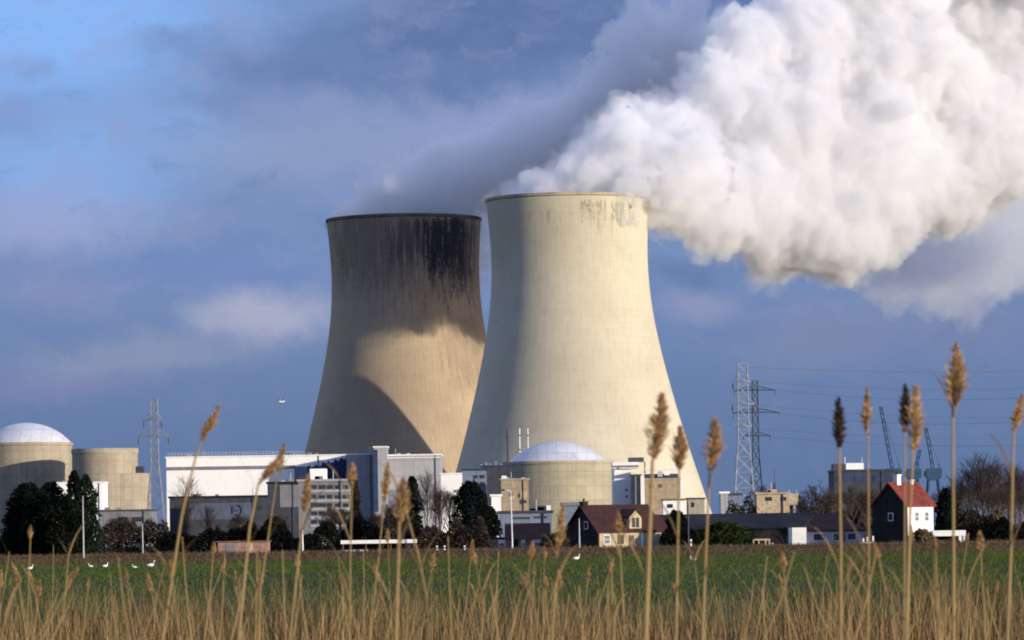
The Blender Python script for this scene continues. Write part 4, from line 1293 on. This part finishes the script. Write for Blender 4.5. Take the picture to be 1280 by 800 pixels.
evergreen('conifer', 'dark conifer between the bushy black conifer and the brick cottage', 612, 634, 605, 26, m_conifer, 'round', 2200, 17, group='dark conifers in the middle')
hedge('brown leafless shrubs between the left conifers and the slate warehouse', 120, 212, 654, 580, m_bushbrown, 41, 3800, name='shrub', cat='shrubs')
hedge('dark hedge under the slate warehouse', 196, 275, 668, 575, m_bushdark, 42, 3600)
hedge('dark hedge behind the low brick outbuilding', 262, 345, 660, 575, m_bushdark, 43, 3600)
hedge('dark overgrown hedge under the banded office block', 336, 430, 655, 570, m_bushdark, 44, 4600, wob=0.5)
hedge('dark hedge behind the white edged carport', 425, 530, 648, 590, m_bushdark, 45, 5200, wob=0.45)
hedge('dark brown hedge behind the white marker posts', 520, 612, 655, 580, m_bushbrown, 46, 4600, wob=0.45)
hedge('dark shrub between the brick cottage and the farmhouse', 676, 712, 666, 575, m_bushbrown, 47, 1800, name='shrub', cat='shrub')
hedge('dark hedge below the right edge trees', 1196, 1300, 655, 585, m_bushdark, 48, 5400, wob=0.4)
hedge('low brown scrub on the horizon behind the white pylon foot', 905, 1042, 628, 900, m_bushbrown, 49, 4200, name='shrub', cat='shrubs', size=0.3)
hedge('brown scrub between the dark glass building and the shaded gable', 1030, 1110, 634, 650, m_bushbrown, 50, 4400, name='shrub', cat='shrubs', wob=0.5)
hedge('dark hedge left of the left conifer clump', -14, 16, 672, 560, m_bushdark, 51, 1600)
hedge('dark undergrowth beneath the tallest bare tree on the right', 1185, 1262, 632, 600, m_bushbrown, 52, 4600, wob=0.5, name='shrub', cat='shrubs')
hedge('brown shrub at the left gable of the farmhouse', 826, 872, 664, 575, m_bushdark, 53, 2200, name='shrub', cat='shrub')['label'] = 'dark shrub between the barn with the white door and the green bush'

# extra roof and yard clutter of the plant
def railing(th, D, x0, x1, y, n, dy, m):
    p, q = W(x0, y, D), W(x1, y, D)
    ax, bx, z = p.x - th.location.x, q.x - th.location.x, th['_top'] + 0.5
    mb = MB()
    for k in range(n + 1):
        x = ax + (bx - ax) * k / n
        mb.box(x - 0.06, x + 0.06, dy - 0.06, dy + 0.06, z, z + 1.2)
    mb.box(ax, bx, dy - 0.05, dy + 0.05, z + 1.2, z + 1.32).box(ax, bx, dy - 0.04, dy + 0.04, z + 0.6, z + 0.7)
    mb.build('railing', m, th)


for o in [o for o in scene.objects if o.name.split('.')[0] in ('turbine_hall', 'grey_hall', 'control_block', 'dark_warehouse', 'grey_annex', 'banded_offices', 'dark_glass_building', 'white_annex', 'sandy_plant_building', 'sandy_switch_house', 'workshop', 'grey_workshop')]:
    w, top = o['_w'], o['_top']
    for k in range(max(2, int(w / 4))):
        x, s_ = rnd.uniform(-w * 0.85, w * 0.85), rnd.uniform(0.4, 1.0)
        MB().box(x - s_, x + s_, 2.0, 2.0 + s_ * 2, top + 0.501, top + 0.5 + s_ * 0.9).build('roof_unit', rnd.choice((m_steel, m_midgrey, m_darkgrey)), o)
    x = rnd.uniform(-w * 0.7, w * 0.7)
    MB().tube((x, 1.2, top + 0.5), (x, 1.2, top + 2.6), 0.12, n=6).build('roof_pipe', m_steel, o)
    x = w * rnd.uniform(0.55, 0.85)
    MB().tube((x, -0.2, 0), (x, -0.2, top), 0.14, n=6).build('downpipe', m_darkgrey, o)
railing(bpy.data.objects['turbine_hall'], 1500, 210, 380, 570, 40, 0.5, m_steel)
for o in scene.objects:
    for k in ('_w', '_top'):
        if k in o:
            del o[k]

# ------------------------------------------------------------------ birds
def goose(label, px, py, rz, s=1.0):
    D = 3.0 / max(0.004, (W(px, py, 1.0).z - EYE) * -1.0)
    a = W(px, py, D)
    th = thing('goose', label, 'goose', (a.x, D, 0.04), rz, 'white geese on the field')
    th.scale = (s * 0.62, s * 0.62, s * 0.62)
    MB().loft([(-0.52, 0, 0.34), (-0.40, 0, 0.36), (-0.18, 0, 0.38), (0.08, 0, 0.38), (0.24, 0, 0.44), (0.30, 0, 0.58), (0.31, 0, 0.74), (0.34, 0, 0.83), (0.40, 0, 0.84), (0.46, 0, 0.82)],
              [0.015, 0.09, 0.18, 0.19, 0.12, 0.06, 0.045, 0.065, 0.05, 0.02], 10).build('body', m_white, th, True)
    MB().loft([(0.45, 0, 0.82), (0.56, 0, 0.795)], [0.022, 0.008], 6).build('bill', m_beak, th)
    for y in (-0.07, 0.07):
        MB().tube((0, y, 0.24), (0.01, y, 0.02), 0.015, n=5).box(-0.02, 0.10, y - 0.04, y + 0.04, 0.0, 0.018).build('leg', m_beak, th)


m_beak = mat('orange_beak', (0.55, 0.22, 0.04), 0.1, 5, 0.6)
for px, py, rz, s, lb in ((38, 714, 0.2, 1.0, 'white goose farthest left on the field edge, below the broad black conifer'), (113, 711, 2.9, 0.9, 'white goose left of a close pair below the green conifer'),
                          (132, 711, 0.4, 1.0, 'white goose right of a close pair below the green conifer'), (168, 712, 3.0, 0.8, 'small white goose just left of the largest goose'),
                          (189, 711, 0.1, 1.3, 'largest white goose, below the foot of the left pylon'), (721, 702, 0.3, 1.2, 'lone white goose below the farmhouse gable'), (866, 703, 2.8, 1.0, 'lone white goose below the left end of the black barn')):
    goose(lb, px, py, rz, s)

gl = thing('gull', 'white gull flying in the blue sky left of the stained cooling tower', 'gull', W(352, 502, 330), 0.5)
MB().loft([(-0.26, 0, 0.0), (-0.16, 0, 0.01), (0, 0, 0.0), (0.14, 0, 0.02), (0.22, 0, 0.03), (0.30, 0, 0.02)], [0.02, 0.06, 0.085, 0.06, 0.045, 0.01], 8).build('body', m_white, gl, True)
for sgn in (-1, 1):
    MB().add([(0.09, sgn * 0.06, 0.03), (-0.08, sgn * 0.06, 0.03), (0.10, sgn * 0.36, 0.20), (-0.05, sgn * 0.36, 0.20), (-0.16, sgn * 0.68, 0.12), (0.09, sgn * 0.06, 0.015), (-0.08, sgn * 0.06, 0.02), (0.10, sgn * 0.36, 0.185), (-0.05, sgn * 0.36, 0.19), (-0.16, sgn * 0.68, 0.11)],
             [(0, 1, 3, 2), (2, 3, 4), (5, 7, 8, 6), (7, 9, 8), (0, 2, 7, 5), (2, 4, 9, 7), (1, 6, 8, 3), (3, 8, 9, 4)]).build('wing', m_midgrey, gl)

# ------------------------------------------------------------------ grass on the field and the bank
def blades(name, m, n, area, hgt, wid, seed, zfun, lean=0.5, kind='stuff', dens=None):
    """n single blades (one bent triangle pair each) scattered over area(r) -> (x, y)"""
    g = np.random.default_rng(seed)
    x, y = area(g, n)
    if dens is not None:
        keep = dens(x, y) > g.random(n)
        x, y = x[keep], y[keep]
    n = len(x)
    z = zfun(x, y)
    h = hgt * g.uniform(0.5, 1.4, n)
    an = g.uniform(0, 2 * np.pi, n)
    w = wid * g.uniform(0.6, 1.4, n)
    la, ll = g.uniform(0, 2 * np.pi, n), lean * h * g.uniform(0.1, 1.0, n)
    dx, dy = np.cos(an) * w, np.sin(an) * w
    tx, ty = x + np.cos(la) * ll, y + np.sin(la) * ll
    mx, my = x + np.cos(la) * ll * 0.3, y + np.sin(la) * ll * 0.3
    V = np.stack([np.stack([x - dx, y - dy, z - 0.05], 1), np.stack([x + dx, y + dy, z - 0.05], 1), np.stack([mx + dx * 0.8, my + dy * 0.8, z + h * 0.6], 1),
                  np.stack([mx - dx * 0.8, my - dy * 0.8, z + h * 0.6], 1), np.stack([tx, ty, z + h], 1)], 1).reshape(-1, 3)
    k = np.arange(n) * 5
    L = np.stack([k, k + 1, k + 2, k + 3, k + 3, k + 2, k + 4], 1).ravel()
    st = np.stack([np.arange(n) * 7, np.arange(n) * 7 + 4], 1).ravel()
    me = bpy.data.meshes.new(name)
    me.vertices.add(len(V))
    me.vertices.foreach_set('co', V.astype(np.float32).ravel())
    me.loops.add(len(L))
    me.loops.foreach_set('vertex_index', L.astype(np.int32))
    me.polygons.add(len(st))
    me.polygons.foreach_set('loop_start', st.astype(np.int32))
    me.update(calc_edges=True)
    me.materials.append(m)
    o = bpy.data.objects.new(name, me)
    C.objects.link(o)
    return tag(o, kind=kind)


def wedge(y0, y1, half):
    def f(g, n):
        y = np.sqrt(g.uniform(y0 * y0, y1 * y1, n))
        return g.uniform(-1, 1, n) * (half * y + 4), y
    return f


def pnoise(x, y, sx, sy, seed):
    return gnoise(np.stack([x * sx, y * sy, np.full_like(x, 0.37)], 1), seed)


m_grass = leaf_mat('field_grass', (0.084, 0.116, 0.027), 0.40, 0.05, 0.35)
m_grassbrown = leaf_mat('withered_field_grass', (0.095, 0.070, 0.030), 0.45, 0.08, 0.3)
m_grassdry = leaf_mat('dry_bank_grass', (0.125, 0.085, 0.042), 0.45, 0.25, 0.3)
o = blades('grass', m_grass, 180000, wedge(118, 452, 0.18), 0.16, 0.030, 3, lambda x, y: np.full_like(x, 0.05), 0.8, dens=lambda x, y: 0.35 + 0.5 * (pnoise(x, y, 0.09, 0.035, 2) + 0.35) + 0.25 * pnoise(x, y, 0.3, 0.12, 6))
tag(o, 'short green grass covering the field', 'grass')
o = blades('withered_grass', m_grassbrown, 48000, wedge(118, 452, 0.18), 0.15, 0.030, 13, lambda x, y: np.full_like(x, 0.05), 0.8, dens=lambda x, y: 0.9 * pnoise(x, y, 0.05, 0.03, 12) + 0.5 * pnoise(x, y, 0.25, 0.1, 16) + 0.22 + 0.25 * np.tanh(x / (0.05 * y)))
tag(o, 'withered brown grass patches in the field', 'grass')
o = blades('bank_grass', m_grassdry, 75000, wedge(436, 560, 0.18), 0.30, 0.035, 4, lambda x, y: np.interp(y, [440, 470, 500, 514, 517, 540, 552], [0, .16, .3, .55, .62, .62, .1]), 0.7,
           dens=lambda x, y: np.where((y > 519.5) & (y < 528.5), 0.0, 0.55 + 0.6 * pnoise(x, y, 0.15, 0.2, 9)))
tag(o, 'dry brown grass on the bank along the lane', 'grass')

o = blades('bank_weeds', m_grassdry, 75000, wedge(470, 560, 0.18), 0.50, 0.03, 41, lambda x, y: -0.12 + np.interp(y, [440, 470, 500, 514, 517, 540, 552], [0, .16, .3, .55, .62, .62, .1]), 0.5,
           dens=lambda x, y: np.where((y > 519) & (y < 529), 0.0, np.clip(1.8 * pnoise(x, y, 0.22, 0.15, 33) + 0.9 * pnoise(x, y, 0.05, 0.05, 34) - 0.25, 0, 1)))
tag(o, 'taller dry weeds in tufts along the bank', 'weeds')
# ------------------------------------------------------------------ reeds
m_reed = leaf_mat('dry_reed_stems', (0.36, 0.255, 0.115), 0.30, 1.5, 0.15)
m_reedleaf = leaf_mat('dry_reed_leaves', (0.30, 0.205, 0.095), 0.45, 1.2, 0.4)
m_plume = leaf_mat('reed_plume_fluff', (0.56, 0.37, 0.18), 0.35, 9.0, 0.45)
m_plumedark = leaf_mat('dark_reed_plume', (0.085, 0.060, 0.042), 0.35, 9.0, 0.3)


def leaf_strip(mb, p, d, L, w, r_):
    """a long arching blade"""
    side = d.cross(Vector((0, 0, 1)))
    side = side.normalized() if side.length > 0.01 else Vector((1, 0, 0))
    pts, n = [], 6
    for i in range(n + 1):
        f = i / n
        pts.append(p + d * L * f + Vector((0, 0, -1)) * L * 0.55 * f * f)
    vs = []
    for i, q in enumerate(pts):
        ww = w * (1 - (i / n) ** 2) + 0.0004
        vs += [q - side * ww, q + side * ww]
    mb.add(vs, [(2 * i, 2 * i + 1, 2 * i + 3, 2 * i + 2) for i in range(n)])


def reed(label, pts, D, plume=None, dark=False, width=1.0, seed=0, leaves=4, group='tall reeds standing above the reed bed', droop=0.0):
    """pts: pixels of the stem from its low end to its tip at depth D; plume: pixel length of the feathery head at the tip"""
    r_ = random.Random(seed)
    P = [W(x, y, D) for x, y in pts]
    low = P[0]
    d0 = (P[1] - P[0]).normalized()
    foot = Vector((low.x - d0.x / max(d0.z, 0.5) * min(low.z, 0.9), D, 0.0))
    th = thing('reed', label, 'reed', foot, 0, group)
    Q = [p - foot for p in P]
    Q = [Vector((0, 0, -0.05)), Vector((Q[0].x * 0.62, 0, Q[0].z * 0.5))] + Q
    rad = [0.0058 * width * (1 - 0.55 * i / (len(Q) - 1)) for i in range(len(Q))]
    MB().loft(Q, rad, 7).build('stem', m_reed, th)
    for k in range(leaves):
        i = r_.randrange(1, len(Q) - 1)
        f = r_.random()
        p = Q[i].lerp(Q[i + 1], f)
        an = r_.choice((0, math.pi)) + r_.uniform(-0.7, 0.7)
        mb = MB()
        leaf_strip(mb, p, Vector((math.cos(an) * 0.35, math.sin(an) * 0.35, 0.95)).normalized(), r_.uniform(0.16, 0.42), r_.uniform(0.004, 0.0075), r_)
        mb.build('leaf', m_reedleaf, th)
    if plume:
        L = plume / F * D * 1.12
        d = (Q[-1] - Q[-2]).normalized()
        d = (d + Vector((droop, 0, 0))).normalized()
        tip = Q[-1]
        mb = MB()
        mb.loft([tip, tip + d * L * 0.6, tip + d * L], [0.0028, 0.0016, 0.0005], 5)
        side_bias, fat = r_.uniform(-0.6, 0.6), r_.uniform(0.17, 0.30)
        for k in range(r_.randint(300, 480)):
            f = r_.uniform(0.0, 0.98) ** 1.15
            prof_ = min(1.0, (f + 0.06) / 0.30) * (1.0 - max(0.0, f - 0.22) / 0.78) ** 0.75
            spread = L * fat * (0.10 + prof_)
            b = tip + d * L * f
            v_ = Vector((r_.gauss(side_bias, 0.8), r_.gauss(0, 0.8), 0)).normalized()
            e = b + v_ * spread * r_.uniform(0.15, 1.0) + d * spread * r_.uniform(0.2, 1.1)
            u_ = (e - b).cross(rv(r_)).normalized() * 0.0016
            mb.add([b - u_, b + u_, b.lerp(e, 0.55) + u_ * 1.8, e, b.lerp(e, 0.55) - u_ * 1.8], [(0, 1, 2, 3, 4)])
        mb.build('plume', m_plumedark if dark else m_plume, th)
    return th


REEDS = [
    ('tall leaning reed with a tan plume before the left end of the white hall', [(203, 800), (228, 640), (246, 566), (252, 552)], 13.0, 46, False, 1.0, 0.05),
    ('reed with a ragged drooping plume before the grey stripe of the white hall', [(298, 800), (312, 660), (323, 606)], 12.6, 50, False, 1.1, 0.55),
    ('thin reed leaning right before the slate warehouse', [(325, 740), (340, 640), (347, 590)], 15.0, 34, False, 0.7, 0.1),
    ('reed with a narrow brown plume before the left end of the banded offices', [(362, 800), (374, 690), (380, 640)], 13.6, 44, False, 0.9, 0.0),
    ('faint reed with a pale plume before the slim stair tower', [(462, 800), (474, 690), (480, 628)], 14.5, 46, False, 0.7, 0.0),
    ('thick pair-like reed with a brown plume before the grey hall', [(495, 800), (498, 700), (499, 655)], 11.6, 52, False, 1.3, 0.05),
    ('leaning reed stem crossing the right half of the carport', [(533, 745), (522, 690), (508, 640)], 13.2, 30, False, 0.9, -0.1),
    ('reed with a long tan plume left of the farmhouse gable', [(690, 800), (695, 720), (697, 688)], 12.2, 54, False, 1.1, 0.05),
    ('thickest reed, its ragged brown plume reaching up before the sunlit tower', [(807, 800), (811, 690), (816, 575)], 11.2, 76, False, 1.75, 0.08),
    ('straight reed with a short plume near the right edge of the sunlit tower', [(845, 800), (847, 690), (849, 588)], 12.8, 50, False, 1.1, 0.0),
    ('reed with an orange tan plume against the sky just right of the sunlit tower', [(878, 800), (882, 700), (887, 590)], 12.0, 62, False, 1.1, 0.05),
    ('reed with a nearly black plume before the dark glass building', [(1051, 800), (1051, 680), (1049, 560)], 12.4, 58, True, 1.2, 0.0),
    ('slim reed with a short tan plume left of the cranes', [(1085, 800), (1086, 680), (1085, 545)], 13.0, 56, False, 0.9, 0.0),
    ('reed with a broad shaggy plume above the red roof', [(1133, 800), (1136, 690), (1141, 566)], 11.8, 76, False, 1.25, 0.0),
    ('reed with a thin dark plume right beside the shaggy plume', [(1130, 790), (1131, 660), (1131, 540)], 12.6, 54, True, 0.8, 0.0),
    ('tallest reed of all, its plume high in the sky right of the cranes', [(1192, 800), (1192, 690), (1191, 510)], 12.0, 74, False, 1.3, 0.05),
    ('reed with a small curled plume at the right edge of the view', [(1259, 800), (1264, 680), (1267, 540)], 12.3, 44, False, 1.3, 0.2),
    ('reed bent left in front of the picket gate', [(1118, 800), (1108, 740), (1099, 700)], 13.4, 22, False, 0.9, -0.1),
    ('thin reed crossing the pale front wall of the farmhouse', [(781, 800), (778, 740), (774, 668)], 14.2, 26, False, 0.8, 0.0),
    ('thin reed before the dry tan grass right of the sunny goose bank', [(1232, 800), (1229, 745), (1226, 690)], 14.8, 24, False, 0.8, 0.0),
    ('slim reed rising before the brown conifer and the carport', [(437, 800), (438, 700), (440, 610)], 14.0, 28, False, 0.7, 0.0),
    ('slim pale reed left of the white pylon foot', [(768, 800), (766, 740), (764, 700)], 13.5, 0, False, 0.7, 0.0),
]
for k, (lb, pts, D, pl, dk, wd_, dr_) in enumerate(REEDS):
    reed(lb.replace('thin reed before the dry tan grass right of the sunny goose bank', 'thin short reed standing between the tallest reed and the right edge reed').replace('slim pale reed left of the white pylon foot', 'slim plumeless reed left of the thickest reed'),
         pts, D, pl, dk, wd_, 100 + k, droop=dr_)
r_ = random.Random(77)
for k in range(100):
    x = r_.uniform(-10, 1290) if k % 3 else r_.uniform(0, 760)
    y1 = r_.triangular(664, 756, 736)
    D = r_.uniform(12.5, 26)
    ln = r_.gauss(4, 16)
    reed('thin bare dry reed stalk without a full plume, rising from the reed bed', [(x - ln, 812), (x - ln * 0.4, (812 + y1) / 2), (x, y1)], D, r_.choice((0, 0, 0, 16, 22)), False, r_.uniform(0.5, 0.95), 300 + k, leaves=r_.choice((1, 2, 3)), group='bare reed stalks in the reed bed')


# the reed bed itself: thousands of dry stalks and leaves
def reed_top(x, y):
    """height of the bed, lower in the open gap right of the middle"""
    u_ = x / np.maximum(y, 1.0) * F + CX
    h = 2.465 + 0.25 * pnoise(x, y, 0.55, 0.14, 21) + 0.10 * pnoise(x, y, 1.7, 0.5, 22)
    gap = np.exp(-((x - 1.55 - 0.012 * y) / (0.50 + 0.012 * y)) ** 2)
    return h - 0.20 * gap - np.clip(y - 45, 0, 60) * 0.006


def reed_mass(name, label, n, y0, y1, m, seed, wid, leafy):
    g = np.random.default_rng(seed)
    y = np.sqrt(g.uniform(y0 * y0, y1 * y1, n))
    x = g.uniform(-1, 1, n) * (0.185 * y + 2.0)
    h = reed_top(x, y) * (1 - np.abs(g.normal(0, 0.105, n))) + (g.random(n) < 0.05) * g.uniform(0, 0.25, n)
    la, ll = g.uniform(0, 2 * np.pi, n), np.abs(g.normal(0, 0.24, n))
    an = g.uniform(0, 2 * np.pi, n)
    w = wid * g.uniform(0.6, 1.5, n)
    V, seg = [], 5
    kink = g.uniform(0.55, 0.95, n)
    for i in range(seg + 1):
        f = i / seg
        bend = f ** 2.2
        cx_, cy_ = x + np.cos(la) * ll * bend * 1.6, y + np.sin(la) * ll * bend * 1.6
        cz = h * f - leafy * np.clip(f - kink, 0, 1) * g.uniform(0.2, 2.2, n)
        ww = w * (1.05 - f * 0.95)
        V += [np.stack([cx_ - np.cos(an) * ww, cy_ - np.sin(an) * ww, cz], 1), np.stack([cx_ + np.cos(an) * ww, cy_ + np.sin(an) * ww, cz], 1)]
    V = np.stack(V, 1).reshape(-1, 3)
    k = np.arange(n)[:, None] * (2 * (seg + 1))
    quads = np.concatenate([np.stack([k[:, 0] + 2 * i, k[:, 0] + 2 * i + 1, k[:, 0] + 2 * i + 3, k[:, 0] + 2 * i + 2], 1)[:, None] for i in range(seg)], 1).reshape(-1, 4)
    me = bpy.data.meshes.new(name)
    me.vertices.add(len(V))
    me.vertices.foreach_set('co', V.astype(np.float32).ravel())
    me.loops.add(quads.size)
    me.loops.foreach_set('vertex_index', quads.astype(np.int32).ravel())
    me.polygons.add(len(quads))
    me.polygons.foreach_set('loop_start', np.arange(0, quads.size, 4, dtype=np.int32))
    me.update(calc_edges=True)
    me.materials.append(m)
    o = bpy.data.objects.new(name, me)
    C.objects.link(o)
    return tag(o, label, 'reeds', None, 'stuff')


m_mass = leaf_mat('reed_bed_straw', (0.30, 0.20, 0.088), 0.85, 1.3, 0.25, 0.75)
m_mass2 = leaf_mat('reed_bed_leaves', (0.205, 0.126, 0.055), 0.9, 1.1, 0.35, 0.7)
reed_mass('reed_bed_stalks', 'dense dry reed stalks along the bottom of the view', 8200, 17, 66, m_mass, 31, 0.0062, 0.0)
reed_mass('reed_bed_leaves', 'dense dry reed leaves among the stalks', 13000, 17, 66, m_mass2, 32, 0.0105, 0.9)
